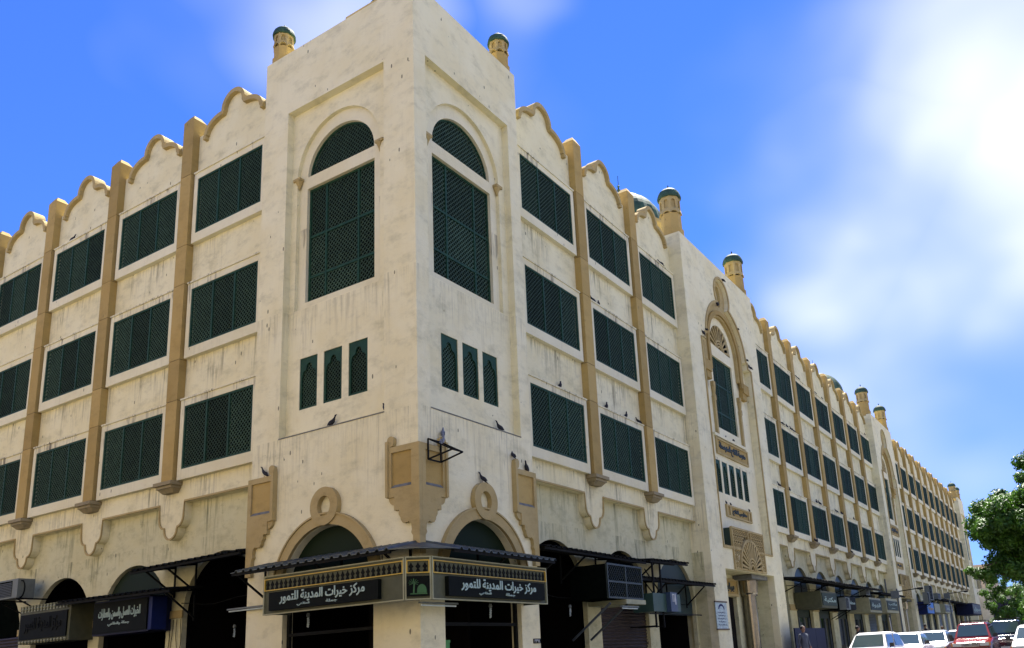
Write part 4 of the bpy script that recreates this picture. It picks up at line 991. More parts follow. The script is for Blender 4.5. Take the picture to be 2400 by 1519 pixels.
tube_lamp('R', .1, -.45, 2.54, 1.15, 'white fluorescent tube lamp under the corner of the shop sign')
tube_lamp('R', 1.98, -.3, 2.60, 0, 'hanging spiral bulb under the right half of the corner sign', vertical=True)
tube_lamp('L', -2.95, -.3, 2.60, 0, 'hanging spiral bulb under the left half of the corner sign', vertical=True)
tube_lamp('L', -7.0, .9, 2.62, 0, 'hanging spiral bulb in the black arch left of the corner shop', vertical=True)
tube_lamp('R', 6.7, .5, 2.75, 0, 'hanging spiral bulb in the dark arch right of the corner shop', vertical=True)
tube_lamp('L', -5.3, -.12, 2.88, 1.35, 'white fluorescent tube lamp at the left edge of the corner tower')
tube_lamp('R', 8.0, -.7, 2.62, 1.0, 'white fluorescent tube lamp below the caged cabinet')
# wires on the left pier
m = MB(); rr = random.Random(3)
for i in range(4):
    x = -9.5+.18*i; m.tube([(x+.10*sin(k*.9+i*2)*(k/5), .73-.01*i, 2.9-.22*k) for k in range(8)], .010, 4)
m.box(-9.5, -9.15, .60, .749, 1.35, 1.6)
tag(m.build('loose_cables', 'black_metal'), 'tangle of loose black cables and box on the pier beside the black arch', 'cables')
m = MB(); m.tube([(0.05, 24.8+i*1.0, 3.98+.05*sin(i*1.3)) for i in range(24)], .015, 4); tag(m.build('hanging_cable', 'black_metal'), 'thin black cable strung beneath the long middle canopy', 'cable')
# dark boards on the pavement
o = thing('hoarding', 'dark board screen standing on the pavement before the middle shops', 'screen', (.6, 23.3, GZ+.12))
for i in range(3): MB().box(-.03, .03, i*1.6, i*1.6+1.57, 0, 1.75).build('board', 'navy_panel', o)
# poles
def pole(x, y, h, label, r=.05):
    o = thing('utility_pole', label, 'pole', (x, y, GZ)); MB().lathe((0, 0, 0), [(r*1.6, 0), (r*1.4, .3), (r, .4), (r*.8, h)], 10).build('shaft', 'pole_metal', o, fix=True)
    m = MB(); m.bar((0, 0, h-.15), (1.1, .1, h-.05), .05); m.lathe((1.15, .1, h-.14), [(.05, 0), (.16, .04), (.14, .12), (.03, .16)], 10); m.build('arm', 'black_metal', o, fix=True)
    m = MB(); m.box(-.3, .1, -.16, -.04, h-.5, h-.1); m.build('box', 'pole_metal', o)
pole(3.0, 34.3, 3.75, 'dark pole with lamp arm in front of the second portal tower')
pole(3.0, 53.5, 4.3, 'slim dark pole with lamp arm among the far shops')

# ------------------------------------------------------------------ pigeons
def pigeon_mesh(flap=False):
    m = MB()
    st = [(-.19, .0, .02, .008), (-.13, .004, .035, .012), (-.07, .02, .042, .030), (0, .035, .052, .055), (.06, .052, .048, .055), (.10, .078, .034, .040), (.125, .112, .024, .028), (.15, .135, .026, .027), (.175, .14, .018, .018), (.19, .137, .007, .007), (.215, .130, .003, .003)]
    n = 8; b = 0
    for x, z, ry, rz_ in st:
        for j in range(n):
            a = 2*pi*j/n; m.v.append((x, ry*cos(a), z+.07+rz_*sin(a)))
    for i in range(len(st)-1):
        for j in range(n): m.f.append((i*n+j, i*n+(j+1) % n, (i+1)*n+(j+1) % n, (i+1)*n+j))
    m.f.append(tuple(range(n))); m.f.append(tuple((len(st)-1)*n+j for j in reversed(range(n))))
    t = radians(32); m.v = [(x*cos(t)-(z-.09)*sin(t)*.6, y, .095+x*sin(t)+(z-.09)*cos(t)) for x, y, z in m.v]
    return m
def pig(mat):
    T = thing('pigeon', 'x', 'pigeon', (0, 0, 0)); pigeon_mesh().build('body', mat, T, smooth=True, fix=True)
    for s_ in (-1, 1):
        w = MB(); w.lathe((0, 0, 0), [(.004, -.10), (.018, -.05), (.022, .0), (.014, .05), (.003, .09)], 6)
        o = w.build('wing', mat, T, smooth=True); o.rotation_euler = (0, radians(50), 0); o.location = (-.03, s_*.045, .11); o.scale = (1.9, .45, 1.2)
        MB().tube([(.015, s_*.018, 0), (.01, s_*.018, .05)], .005, 4).build('leg', 'pigeon_leg', T)
    return T
PG, PP = pig('pigeon_grey'), pig('pigeon_pale')
A, Bz, Cz = 16.10, 12.50, 8.95
PL = [  # side, s, e, z, heading, kind, label
 ('L', -15.85, .44, A, 20, 0, 'dark pigeon on the top ledge of the third upper window from the corner tower'),
 ('L', -17.05, .36, A-.0, 190, 0, 'dark pigeon leaning out where the ledge meets a tan pilaster, far left'),
 ('L', -2.72, .10, 6.87, 10, 0, 'large black pigeon on the bottom edge of the left tower panel'),
 ('L', -1.05, .10, 6.87, 160, 0, 'small pigeon at the right end of the left tower panel ledge'),
 ('L', -4.85, -.05, 5.97, 200, 0, 'pigeon on the tan panel left of the ring arch'),
 ('R', .77, -.05, 6.22, 40, 1, 'pale grey pigeon on the scroll above the corner bracket panel'),
 ('R', .55, -.22, 5.98, 20, 1, 'pale pigeon sitting inside the black lamp bracket'),
 ('R', 3.15, .10, 6.87, 160, 0, 'pigeon on the bottom edge of the right tower panel'),
 ('R', 3.47, -.05, 6.20, 60, 0, 'pigeon on the small scroll at the right end of the corner tower'),
 ('R', 4.05, -.05, 5.97, 200, 0, 'pigeon on the flat top of the right tan panel of the corner tower'),
 ('R', 2.16, -.07, 5.405, 150, 0, 'pigeon perched on the ring above the right arch of the corner shop'),
 ('R', 4.78, .44, 6.66, 110, 1, 'pigeon tucked between the tower edge and the lowest window sill'),
 ('R', 4.72, .44, A, 90, 0, 'pigeon peeking out beside the tower at the topmost window ledge'),
 ('R', 14.95, .44, A, 120, 0, 'pigeon on the top ledge of the third upper window right of the tower'),
 ('R', 9.10, .44, Bz, 150, 0, 'left one of a pigeon pair on the second bay middle ledge'),
 ('R', 9.50, .44, Bz, 30, 0, 'right one of a pigeon pair on the second bay middle ledge'),
 ('R', 6.75, .44, Cz, 20, 0, 'lone pigeon on the ledge above the lowest window of the first bay'),
 ('R', 9.55, .44, Cz, 20, 0, 'leftmost of three pigeons on the ledge above the second bay lowest window'),
 ('R', 10.9, .44, Cz, 15, 0, 'middle of three pigeons on the ledge above the second bay lowest window'),
 ('R', 11.8, .44, Cz, 90, 0, 'rightmost of three pigeons on the ledge above the second bay lowest window'),
 ('R', 20.75, -.02, 17.42, 100, 0, 'pigeon at the very top of the ring moulding on the portal tower'),
 ('R', 19.70, .0, 15.98, 170, 0, 'pigeon in the left notch between ring and arch on the portal tower'),
 ('R', 20.15, .10, 16.05, 10, 0, 'pigeon inside the foot of the ring on the portal tower'),
 ('R', 22.10, .0, 15.50, 60, 0, 'pigeon on the right shoulder of the portal arch'),
 ('R', 18.0, -.02, 14.18, 60, 0, 'pigeon on the left step of the portal arch trim'),
 ('R', 17.6, -.02, 13.92, 150, 0, 'pigeon on the left corner of the portal trim'),
 ('R', 22.85, -.02, 14.18, 60, 0, 'pigeon on the right step of the portal arch trim'),
 ('R', 23.05, -.02, 13.92, 30, 0, 'left of two pigeons on the right corner of the portal trim'),
 ('R', 23.3, -.02, 13.92, 120, 0, 'right of two pigeons on the right corner of the portal trim'),
 ('R', 19.9, .33, 9.98, 20, 0, 'pigeon at the left on the sill above the portal inscription'),
 ('R', 20.75, .33, 9.98, 60, 0, 'pigeon in the middle of the sill above the portal inscription'),
 ('R', 22.15, .35, 9.84, 0, 0, 'outstretched pigeon at the right end of the portal inscription'),
 ('R', 19.05, .34, 7.06, 150, 0, 'leftmost of three pigeons on the small inscription panel'),
 ('R', 19.55, .34, 7.06, 140, 0, 'middle of three pigeons on the small inscription panel'),
 ('R', 21.8, .34, 7.06, 130, 0, 'rightmost of three pigeons on the small inscription panel'),
 ('R', 33.0, .44, A, 40, 0, 'upper of two pigeons on a top ledge past the portal tower'),
 ('R', 33.3, .44, A, 140, 0, 'lower of two pigeons on a top ledge past the portal tower'),
 ('R', 37.0, .44, A, 30, 0, 'pigeon on the fourth top ledge past the portal tower'),
 ('R', 38.5, .44, A, 20, 0, 'pigeon on the fourth top ledge near the next pilaster'),
 ('R', 50.2, .44, A, 20, 0, 'pigeon on the last top ledge before the second portal tower'),
 ('R', 28.8, .44, Bz, 60, 0, 'first pigeon of the row of five past the portal tower'),
 ('R', 29.25, .44, Bz, 30, 0, 'second pigeon of the row of five past the portal tower'),
 ('R', 29.85, .44, Bz, 30, 0, 'third pigeon of the row of five past the portal tower'),
 ('R', 30.6, .44, Bz, 160, 0, 'fourth pigeon of the row of five past the portal tower'),
 ('R', 31.1, .44, Bz, 150, 0, 'last pigeon of the row of five past the portal tower'),
 ('R', 27.2, .44, Cz, 150, 0, 'pigeon on the first lowest ledge past the portal tower'),
 ('R', 28.9, .44, Cz, 20, 0, 'pigeon on the second lowest ledge past the portal tower'),
 ('R', 33.9, .44, Cz, 20, 0, 'left of two pigeons on the third lowest ledge past the portal tower'),
 ('R', 34.5, .44, Cz, 150, 0, 'right of two pigeons on the third lowest ledge past the portal tower'),
 ('R', 38.2, .44, Cz, 90, 0, 'left of two pigeons on the fourth lowest ledge past the portal tower'),
 ('R', 39.5, .44, Cz, 30, 0, 'right of two pigeons on the fourth lowest ledge past the portal tower'),
 ('R', 42.6, .44, Cz, 20, 0, 'pigeon on the fifth lowest ledge past the portal tower'),
 ('R', 31.8, .25, 6.605, 60, 0, 'pigeon on the corbel of the second pilaster past the portal tower'),
 ('R', 32.2, .25, 6.605, 10, 0, 'pigeon beside another on the corbel of the second pilaster'),
 ('R', 39.8, .25, 6.605, 60, 0, 'pigeon on the corbel of the fourth pilaster past the portal tower'),
 ('R', 47.6, .25, 6.605, 60, 0, 'pigeon on the corbel of the last pilaster before the second portal tower'),
]
used = {0: False, 1: False}
for sd, s_, e, z, hd, kd, lb in PL:
    src = (PG, PP)[kd]; o = src if not used[kd] else copy_tree(src); used[kd] = True
    o.location = W(sd, s_, e, z+.002); o.rotation_euler = (0, 0, radians(hd+(90 if sd == 'R' else 0))); o['label'] = lb; o['group'] = 'pigeons perched on the facades'
    k = .9+random.uniform(-.08, .1); o.scale = (k, k, k)

# ------------------------------------------------------------------ cars
def car(x, y, label, paint, style='sedan', Lh=4.5, Wd=1.72, H=1.45, rz=0, rack=False, glass='car_glass', plate=True):
    T = thing('parked_car', label, 'car', (x, y, GZ), rz, 'cars standing in the street')
    hw = Wd/2; F = -Lh/2; R_ = Lh/2
    suv = style == 'suv'
    belt = H*.62 if not suv else H*.60; hood = belt-.06 if not suv else belt-.07
    nose = hood-.14
    # lower body loft
    st = [(F, hw*.78, .30, nose-.12), (F+.08, hw*.90, .22, nose-.02), (F+.35, hw*.97, .20, nose+.05), (F+1.15, hw, .20, hood), (F+1.35, hw, .20, belt), (R_-1.2, hw, .20, belt), (R_-.35, hw*.98, .20, belt-.02 if not suv else belt), (R_-.05, hw*.92, .24, belt-.10), (R_, hw*.85, .32, belt-.25)]
    m = MB(); n = 10
    for yy, w, zb, zt in st:
        c = .07
        m.v += [(-w+.06, yy, zb), (-w, yy, zb+.12), (-w, yy, zt-.22), (-w+.03, yy, zt-c), (-w+.16, yy, zt), (w-.16, yy, zt), (w-.03, yy, zt-c), (w, yy, zt-.22), (w, yy, zb+.12), (w-.06, yy, zb)]
    for i in range(len(st)-1):
        for j in range(n): m.f.append((i*n+j, i*n+(j+1) % n, (i+1)*n+(j+1) % n, (i+1)*n+j))
    m.f += [tuple(range(n)), tuple((len(st)-1)*n+j for j in reversed(range(n)))]
    ob = m.build('body', paint, T, fix=True, smooth=True)
    bv = ob.modifiers.new('b', 'BEVEL'); bv.width = .05; bv.segments = 3; bv.limit_method = 'ANGLE'; bv.angle_limit = radians(14); bv.harden_normals = True
    # greenhouse
    y1, y2 = F+1.25, F+1.25+(.75 if not suv else .60)
    y3, y4 = (R_-1.35, R_-.75) if not suv else (R_-.45, R_-.12)
    wb, wt = hw-.09, hw-.26
    g = MB(); ns = 8; cab = []
    sec = [(y1, wb, belt-.02), (y2, wt+.0, H-.05), (y2+.25, wt, H-.005), ((y2+y3)/2, wt, H), (y3-.2, wt, H-.015), (y3, wt, H-.06), (y4, wb, belt-.02)]
    for yy, w, zt in sec:
        g.v += [(-wb, yy, belt-.03), (-w-.02, yy, max(zt-.06, belt-.025)), (-w+.10, yy, zt), (w-.10, yy, zt), (w+.02, yy, max(zt-.06, belt-.025)), (wb, yy, belt-.03)]
    for i in range(len(sec)-1):
        for j in range(6): g.f.append((i*6+j, i*6+(j+1) % 6, (i+1)*6+(j+1) % 6, (i+1)*6+j))
    ob = g.build('cabin', paint, T, fix=True, smooth=True)
    bv = ob.modifiers.new('b', 'BEVEL'); bv.width = .035; bv.segments = 3; bv.limit_method = 'ANGLE'; bv.angle_limit = radians(14); bv.harden_normals = True
    def quad(name, a, b_, c, d_, off, mat=glass):
        a, b_, c, d_ = map(Vector, (a, b_, c, d_)); nrm = (b_-a).cross(d_-a).normalized()*off; q = MB()
        q.v = [tuple(p+nrm) for p in (a, b_, c, d_)]+[tuple(p) for p in (a, b_, c, d_)]; q.f = [(0, 1, 2, 3), (0, 4, 5, 1), (1, 5, 6, 2), (2, 6, 7, 3), (3, 7, 4, 0)]
        return q.build(name, mat, T)
    t0, t1 = .10, .90
    def lp(p, q, t): return Vector(p)*(1-t)+Vector(q)*t
    a, b_ = Vector((-wb+.09, y1, belt-.02)), Vector((wb-.09, y1, belt-.02)); c, d_ = Vector((wt-.05, y2, H-.05)), Vector((-wt+.05, y2, H-.05))
    quad('windscreen', lp(a, d_, t0), lp(b_, c, t0), lp(b_, c, t1), lp(a, d_, t1), .015)
    a, b_ = Vector((wb-.09, y4, belt-.02)), Vector((-wb+.09, y4, belt-.02)); c, d_ = Vector((-wt+.05, y3, H-.05)), Vector((wt-.05, y3, H-.05))
    quad('rear_window', lp(a, d_, t0), lp(b_, c, t0), lp(b_, c, t1), lp(a, d_, t1), .015)
    for s_ in (-1, 1):
        ym = (y1+y4)/2+.05; zt = H-.12; zb = belt+.03
        def SP(yy, z):
            f = (z-belt)/(H-.06-belt); return Vector((s_*(wb+(wt+.02-wb)*f+.004), yy, z))
        fr = [SP(y1+.22, zb), SP(ym-.04, zb), SP(ym-.04, zt), SP(y2+.02, zt)]
        rr_ = [SP(ym+.04, zb), SP(y4-.28, zb), SP(y3-.02, zt), SP(ym+.04, zt)]
        for P4 in (fr, rr_):
            P4 = P4 if s_ > 0 else [P4[1], P4[0], P4[3], P4[2]]
            quad('side_window', *P4, .012)
        m = MB(); m.box(s_*(hw+.02)-.02, s_*(hw+.02)+.02, y1+.16, y1+.22, belt-.02, belt+.03); m.box(*sorted((s_*(hw+.02), s_*(hw+.20))), y1+.10, y1+.20, belt, belt+.15); m.build('mirror', 'car_trim', T)
        for yy in (F+.78, R_-.80):
            wl = MB(); b = 0; r = .32 if not suv else .37
            prof = [(s_*(hw-.20), r*.95), (s_*(hw-.19), r), (s_*(hw-.02), r), (s_*(hw+.005), r*.93), (s_*(hw+.005), r*.62)]
            for k in range(5):
                for j in range(20):
                    a_ = 2*pi*j/20; wl.v.append((prof[k][0], yy+prof[k][1]*cos(a_), r+prof[k][1]*sin(a_)))
            for k in range(4):
                for j in range(20): wl.f.append((k*20+j, k*20+(j+1) % 20, (k+1)*20+(j+1) % 20, (k+1)*20+j))
            w_ = wl.build('wheel', 'tyre', T, fix=True)
            rm = MB(); rm.v = [(s_*(hw-.02), yy+r*.63*cos(2*pi*j/20), r+r*.63*sin(2*pi*j/20)) for j in range(20)]+[(s_*(hw+.0), yy, r)]; rm.f = [(j, (j+1) % 20, 20) for j in range(20)]; rm.build('rim', 'rim', w_)
        lx = s_*(hw*.66); lm_ = MB(); lm_.box(lx-.20, lx+.20, F-.012, F+.20, nose-.20, nose-.04); lm_.build('headlight', 'lamp_lens', T)
        MB().box(*sorted((lx+s_*.205, lx+s_*.26)), F+.0, F+.22, nose-.19, nose-.05).build('indicator', 'amber', T)
    gr = MB(); gw = hw*.40
    gr.box(-gw, gw, F-.025, F+.05, nose-.22, nose-.20); gr.box(-gw, gw, F-.025, F+.05, nose-.05, nose-.03); gr.box(-gw, -gw+.02, F-.025, F+.05, nose-.2, nose-.05); gr.box(gw-.02, gw, F-.025, F+.05, nose-.2, nose-.05)
    gr.build('grille_frame', 'rim', T); g2 = MB().box(-gw+.02, gw-.02, F-.012, F+.04, nose-.2, nose-.05); g2.build('grille', 'car_trim', T)
    g3 = MB()
    for k in range(3): g3.box(-gw+.02, gw-.02, F-.020, F-.0125, nose-.18+k*.045, nose-.165+k*.045)
    g3.lathe((0, F-.02, nose-.155), [(.045, 0), (.045, .06)], 12); g3.build('badge', 'rim', T)
    bp = MB(); bp.box(-hw*.93, hw*.93, F-.07, F+.12, .30, .30+.24); bp.build('bumper', paint if not suv else 'car_trim', T)
    if plate: MB().box(-.26, .26, F-.085, F-.0705, .36, .49).build('number_plate', 'plate_white', T)
    wp = MB(); wp.bar((-.5*hw, y1+.06, belt+.0), (-.02, y1+.14, belt+.09), .018); wp.bar((.15*hw, y1+.06, belt+.0), (.70*hw, y1+.12, belt+.06), .018); wp.build('wiper', 'car_trim', T)
    if rack:
        rk = MB()
        for s_ in (-1, 1): rk.tube([(s_*(wt-.06), y2+.3, H+.0), (s_*(wt-.06), y2+.35, H+.09), (s_*(wt-.06), y3-.35, H+.09), (s_*(wt-.06), y3-.3, H-.02)], .022, 6)
        for yy in (y2+.6, (y2+y3)/2, y3-.6): rk.bar((-wt+.06, yy, H+.09), (wt-.06, yy, H+.09), .03)
        rk.build('roof_rack', 'car_trim', T)
    return T
car(3.75, 23.4, 'white boxy car at the front of the parked row with a dark wing mirror', 'white_paint', 'suv', 4.4, 1.66, 1.50, radians(-3), plate=True)
car(4.05, 29.2, 'white saloon second in the parked row behind the boxy car', 'white_paint', 'sedan', 4.5, 1.72, 1.46)
car(4.35, 34.8, 'white saloon third in the parked row with bright reflecting windscreen', 'silver_paint', 'sedan', 4.6, 1.76, 1.52)
car(4.55, 43.2, 'white hatchback fourth in the parked row behind the red vehicle', 'white_paint', 'suv', 3.9, 1.66, 1.54)
car(4.4, 49.5, 'small white car last in the parked row', 'white_paint', 'suv', 4.0, 1.66, 1.74)
car(6.35, 34.4, 'red off-road car with chrome framed grille driving in the street', 'red_paint', 'suv', 4.6, 1.80, 1.78, rack=True)
car(7.30, 41.2, 'dark blue off-road car with roof rack behind the red one', 'navy_paint', 'suv', 4.7, 1.85, 1.90, rack=True)
car(8.55, 50.0, 'silver car half hidden behind the dark off-road car', 'silver_paint', 'suv', 4.6, 1.75, 1.72, radians(25))
car(9.52, 25.6, 'white saloon cut off by the right edge of the photo', 'white_paint', 'sedan', 4.5, 1.72, 1.46)
m = MB(); m.tube([(6.62, 12.45, 1.05), (6.60, 12.3, 2.0)], [.010, .006], 6); m.lathe((6.60, 12.3, 1.99), [(.012, 0), (.016, .02), (.008, .04)], 6)
o = thing('parking_post', 'thin pale whip post with a round tip standing before the parked white cars', 'post', (6.66, 12.6, GZ)); MB().tube([(0, 0, 0), (-.05, -.1, 1.78)], [.014, .009], 8).build('rod', 'white_card', o); MB().lathe((-.05, -.1, 1.77), [(.012, 0), (.022, .02), (.018, .045), (.006, .06)], 8).build('tip', 'car_trim', o, fix=True)

# ------------------------------------------------------------------ people
def person(x, y, rz, label, top, legs, h=1.72, robe=False, arm=0):
    T = thing('person', label, 'person', (x, y, GZ+.12), rz)
    k = h/1.72
    V = [((0, 0, .95), .135), ((0, 0, 1.15), .125), ((0, .01, 1.36), .145), ((0, .0, 1.47), .06), ((0, -.01, 1.54), .052),
         ((.18, 0, 1.40), .065), ((.24, .03, 1.14), .048), ((.25, -.06-arm*.2, .92+arm*.2), .036), ((.25, -.10-arm*.25, .82+arm*.25), .03),
         ((-.18, 0, 1.40), .065), ((-.24, .03, 1.14), .048), ((-.25, -.04, .92), .036), ((-.25, -.06, .82), .03),
         ((.10, 0, .88), .10), ((.11, -.02, .48), .065), ((.11, .02, .09), .045), ((.12, -.12, .04), .04),
         ((-.10, 0, .88), .10), ((-.11, -.04, .48), .065), ((-.11, .06, .09), .045), ((-.12, -.08, .04), .04)]
    E = [(0, 1), (1, 2), (2, 3), (3, 4), (2, 5), (5, 6), (6, 7), (7, 8), (2, 9), (9, 10), (10, 11), (11, 12), (0, 13), (13, 14), (14, 15), (15, 16), (0, 17), (17, 18), (18, 19), (19, 20)]
    me = bpy.data.meshes.new('body'); me.from_pydata([tuple(Vector(v)*k) for v, r in V], E, [])
    o = bpy.data.objects.new('body', me); COL.objects.link(o)
    md = o.modifiers.new('s', 'SKIN'); me.skin_vertices[0].data[0].use_root = True
    for i, (v, r) in enumerate(V): me.skin_vertices[0].data[i].radius = (r*k, r*k)
    sb = o.modifiers.new('u', 'SUBSURF'); sb.levels = 1; sb.render_levels = 1
    dg = bpy.context.evaluated_depsgraph_get(); dg.update(); nm = bpy.data.meshes.new_from_object(o.evaluated_get(dg)); bpy.data.objects.remove(o)
    nm.materials.clear(); nm.materials.append(MAT[top]); nm.materials.append(MAT[legs]); nm.materials.append(MAT['skin'])
    for p in nm.polygons:
        c = p.center/k; p.material_index = 2 if (c.z > 1.49 or (abs(c.x) > .2 and c.z < .95 and c.z > .7)) else (1 if c.z < .93 else 0); p.use_smooth = True
    mkobj('body', nm, T)
    hd = MB(); pr = [(.02, -.115), (.055, -.10), (.078, -.05), (.088, .0), (.086, .05), (.065, .095), (.02, .12)]
    hd.lathe((0, -.02, 1.63*k), pr, 14); hd.box(-.012, .012, -.125, -.10, 1.605*k, 1.64*k)
    for s_ in (-1, 1): hd.box(s_*.088-.01, s_*.088+.01, -.03, .01, 1.60*k, 1.65*k)
    hd.build('head', 'skin', T, smooth=True, fix=True)
    hr = MB(); hr.lathe((0, 0, 1.655*k), [(.092, -.04), (.098, .0), (.092, .05), (.065, .10), (.02, .118)], 14); hr.build('hair', 'hair', T, smooth=True, fix=True)
    if robe: MB().lathe((0, 0, 0), [(.24, .06), (.22, .5), (.19, .95*k), (.21, 1.2*k), (.20, 1.38*k), (.08, 1.47*k)], 14).build('robe', top, T, smooth=True, fix=True)
    return T
person(1.75, 20.6, radians(60), 'person in a pale grey shirt standing before the dark board screen', 'cloth_pale', 'cloth_navy')
person(1.6, 30.4, radians(120), 'person in dark clothes walking along the pavement by the middle shops', 'cloth_black', 'cloth_black', 1.75)
person(2.0, 47.8, radians(180), 'person in a wide black robe behind the parked white saloon', 'cloth_black', 'cloth_black', 1.9, True)
person(2.1, 54.5, radians(0), 'farthest person in black whose head shows above the parked cars', 'cloth_black', 'cloth_black', 1.78)

# ------------------------------------------------------------------ trees
def tree(x, y, z, R, Rz, hc, label, n, leaf, mat='leaf', seed=1, lobes=None, name='broadleaf_tree'):
    rn = random.Random(seed); T = thing(name, label, 'tree', (x, y, z)); tr = MB()
    tr.tube([(0, 0, 0), (.1, .05, hc*.35), (-.05, .1, hc*.7), (0, 0, hc)], [.055*R+.05, .045*R+.04, .035*R+.03, .02*R+.02], 10)
    cl = lobes or []
    if not lobes:
        for i in range(46):
            a = rn.uniform(0, 2*pi); u = rn.uniform(-1, 1); rr_ = rn.uniform(.55, .98)
            q = sqrt(max(0, 1-u*u)); cl.append((R*rr_*q*cos(a), R*rr_*q*sin(a), hc+Rz*rr_*u, R*rn.uniform(.16, .32)))
    for i in range(0, len(cl), 2):
        c = Vector(cl[i][:3]); s_ = Vector((0, 0, hc*rn.uniform(.5, .9))); mid = s_.lerp(c, .5)+Vector((0, 0, .1*R)); tr.tube([s_, mid, c], [.02*R+.01, .012*R+.008, .006], 5, False)
    tr.build('trunk', 'bark', T, smooth=True)
    m = MB(); tot = sum(c[3]**2 for c in cl)
    for cx, cy, cz, cr_ in cl:
        k = int(n*cr_**2/tot)
        for _ in range(k):
            v = Vector((rn.gauss(0, 1), rn.gauss(0, 1), rn.gauss(0, 1))).normalized()*cr_*(rn.uniform(.35, 1.12)); v.z *= .8
            p = Vector((cx, cy, cz))+v; nr_ = (v.normalized()+Vector((rn.uniform(-.8, .8), rn.uniform(-.8, .8), rn.uniform(-.3, 1)))).normalized()
            a = nr_.orthogonal().normalized(); a.rotate(Matrix.Rotation(rn.uniform(0, 6.28), 3, nr_)); b_ = nr_.cross(a); s_ = leaf*rn.uniform(.6, 1.25); b = len(m.v)
            m.v += [tuple(p-a*s_), tuple(p-b_*s_*.45+nr_*s_*.12), tuple(p+a*s_), tuple(p+b_*s_*.45+nr_*s_*.12)]; m.f += [(b, b+1, b+2), (b, b+2, b+3)]
    o = m.build('crown', mat, T); o['kind'] = 'stuff'
    return T
TX, TY = 10.75, 39.0
lob = []; rn = random.Random(11)
def sgp(v, p): return (abs(v)**p)*(1 if v >= 0 else -1)
for i in range(190):
    a = rn.uniform(0, 2*pi); u = rn.uniform(-1, 1); rr_ = rn.uniform(.45, 1.0)**.7; q = sqrt(max(0, 1-u*u))
    lob.append((3.95*rr_*sgp(q, .75)*cos(a), 3.95*rr_*sgp(q, .75)*sin(a), 6.55+3.0*rr_*sgp(u, .85), rn.uniform(.40, .80)))
lob += [(-3.5, -2.5, 4.15, .50), (-3.9, -2.9, 4.3, .40), (-4.3, -3.2, 4.45, .26), (-.9, -.5, 10.2, .6), (-.4, 0, 10.9, .45), (-2.3, -2.2, 4.4, .7), (-2.9, -1.6, 4.8, .8)]
tree(TX, TY, GZ, 3.8, 3.6, 6.3, 'big dense leafy green tree at the right edge of the street', 150000, .115, 'leaf', 5, lob)
tree(6.0, 59.0, GZ, 1.55, 2.3, 3.3, 'slim young tree in front of the grey building at the street end', 9000, .10, 'leaf_light', 8)
tree(8.9, 52.0, GZ, 1.6, 1.5, 2.9, 'small round tree below the big crown at the right edge', 8000, .10, 'leaf_light', 9)

# ------------------------------------------------------------------ buildings at the street end, and unseen blocks added across the road
def block(name, x0, x1, y0, y1, h, mat, label, face_y=True, nx=8, nz=3, arches=False, vis=True):
    T = thing(name, label, 'building', (x0, y0, GZ)); w, d_ = x1-x0, y1-y0
    MB().box(0, w, 0, d_, 0, h).build('wall', mat, T); MB().box(-.15, w+.15, -.15, d_+.15, h+.001, h+.5).build('parapet', mat, T)
    fx = w/nx; fz = (h-1)/nz
    for i in range(nx):
        for j in range(nz):
            cx = (i+.5)*fx; z0 = .6+j*fz
            if arches:
                f = MB().plate([(cx-fx*.36, z0)]+[(cx+fx*.36, z0)]+[(cx+fx*.36*cos(radians(a)), z0+fz*.62+fx*.25*sin(radians(a))) for a in range(0, 181, 15)], [], -.06, -.002).build('window', 'navy_panel', T, fix=True)
            else:
                f = MB().plate(rect(cx-fx*.30, cx+fx*.30, z0, z0+fz*.6), [rect(cx-fx*.25, cx+fx*.25, z0+.1, z0+fz*.6-.1)], -.08, -.002).build('window', 'grey_panel', T)
                MB().plate(rect(cx-fx*.25, cx+fx*.25, z0+.1, z0+fz*.6-.1), [], -.03, -.003).build('pane', 'shop_glass', f)
    return T
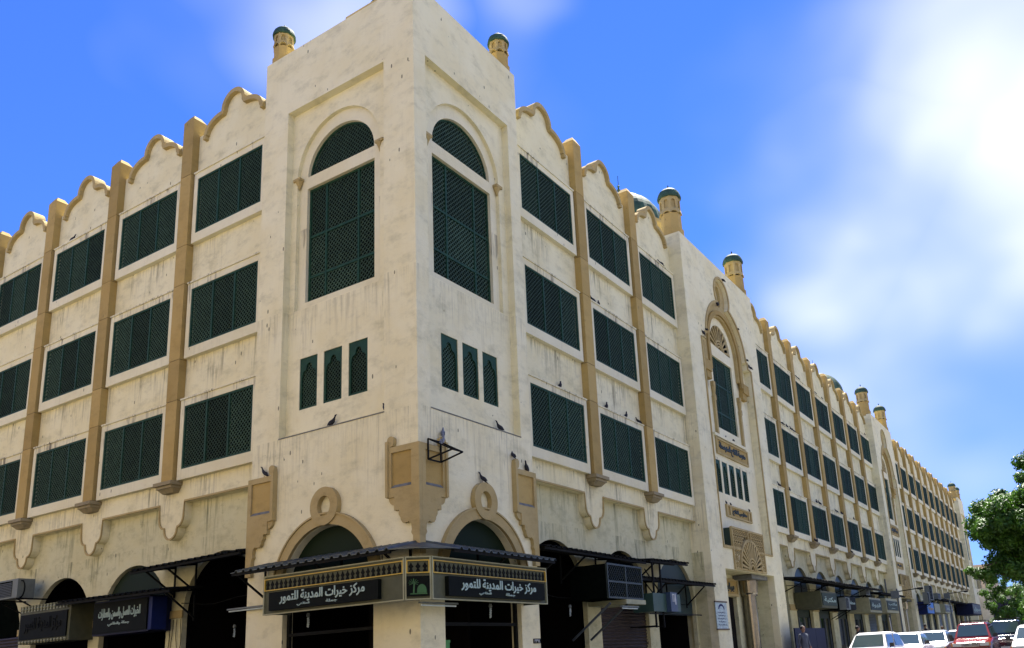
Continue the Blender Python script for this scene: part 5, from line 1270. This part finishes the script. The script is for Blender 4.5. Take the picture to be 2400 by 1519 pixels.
block('grey_building', -6, 34, 112, 126, 6.6, 'bldg_grey', 'low grey building with dark arched openings closing the street', nx=7, nz=1, arches=True)
block('brown_building', -6.0, -.6, 132, 142, 11.2, 'bldg_tan', 'brown building whose red roof edge shows beside the far tower', nx=4, nz=3)
o = thing('rail_fence', 'white railed fence behind the dark off-road car at the right edge', 'fence', (7.6, 61, GZ))
MB().bar((-1.5, 0, 2.75), (14, 3, 2.95), .14, .12).build('rail', 'white_paint', o)
for i in range(9): MB().box(-.03+i*1.7, .03+i*1.7, -.03+.33*i, .03+.33*i, 0, 2.75).build('post', 'pole_metal', o)
o = thing('street_lamp', 'thin street lamp post in front of the grey end building', 'lamp post', (9.5, 78, GZ)); MB().tube([(0, 0, 0), (0, 0, 6.2)], .06, 8).build('post', 'pole_metal', o); MB().lathe((0, 0, 6.0), [(.05, 0), (.3, .1), (.25, .3), (.05, .45)], 10).build('lantern', 'ac_white', o, fix=True)

block('tan_bounce_block', -60, 33, -52, -30, 18.0, 'bldg_tan', 'unseen tan block added across the side street to bounce warm sunlight', nx=16, nz=4)  # added out of view to block sky and bounce warm light
block('cream_sky_blocker', 44, 60, -26, 56, 10.0, 'cream_far', 'unseen cream block added along the far side to hold back sky light', nx=3, nz=3)  # added out of view to hold back some sky light

for i, (s_, lb) in enumerate(((24.95, 'thin grey drain pipe beside the portal tower'), (50.75, 'thin grey drain pipe before the second portal tower'))):
    m = MB(); m.tube([(0, 0, GZ), (0, 0, 5.6)], .05, 8)
    o = m.build('drain_pipe', 'grey_panel', None, None, loc=W('R', s_, .66, 0)); tag(o, lb, 'pipe')
m = MB(); m.tube([(-9.0+.45*i, -.02+.0*i+.74, 3.25+.06*cos(i*1.1)) for i in range(0, 9)], .010, 4); tag(m.build('wall_cable', 'black_metal'), 'thin cable sagging along the pier left of the corner shop', 'cable')
m = MB(); m.tube([(-.72, 4.6+.6*i, 3.05+.10*cos(i*.9)) for i in range(0, 19)], .012, 4); tag(m.build('wall_cable', 'black_metal'), 'thin cable sagging across the arches right of the corner shop', 'cable')
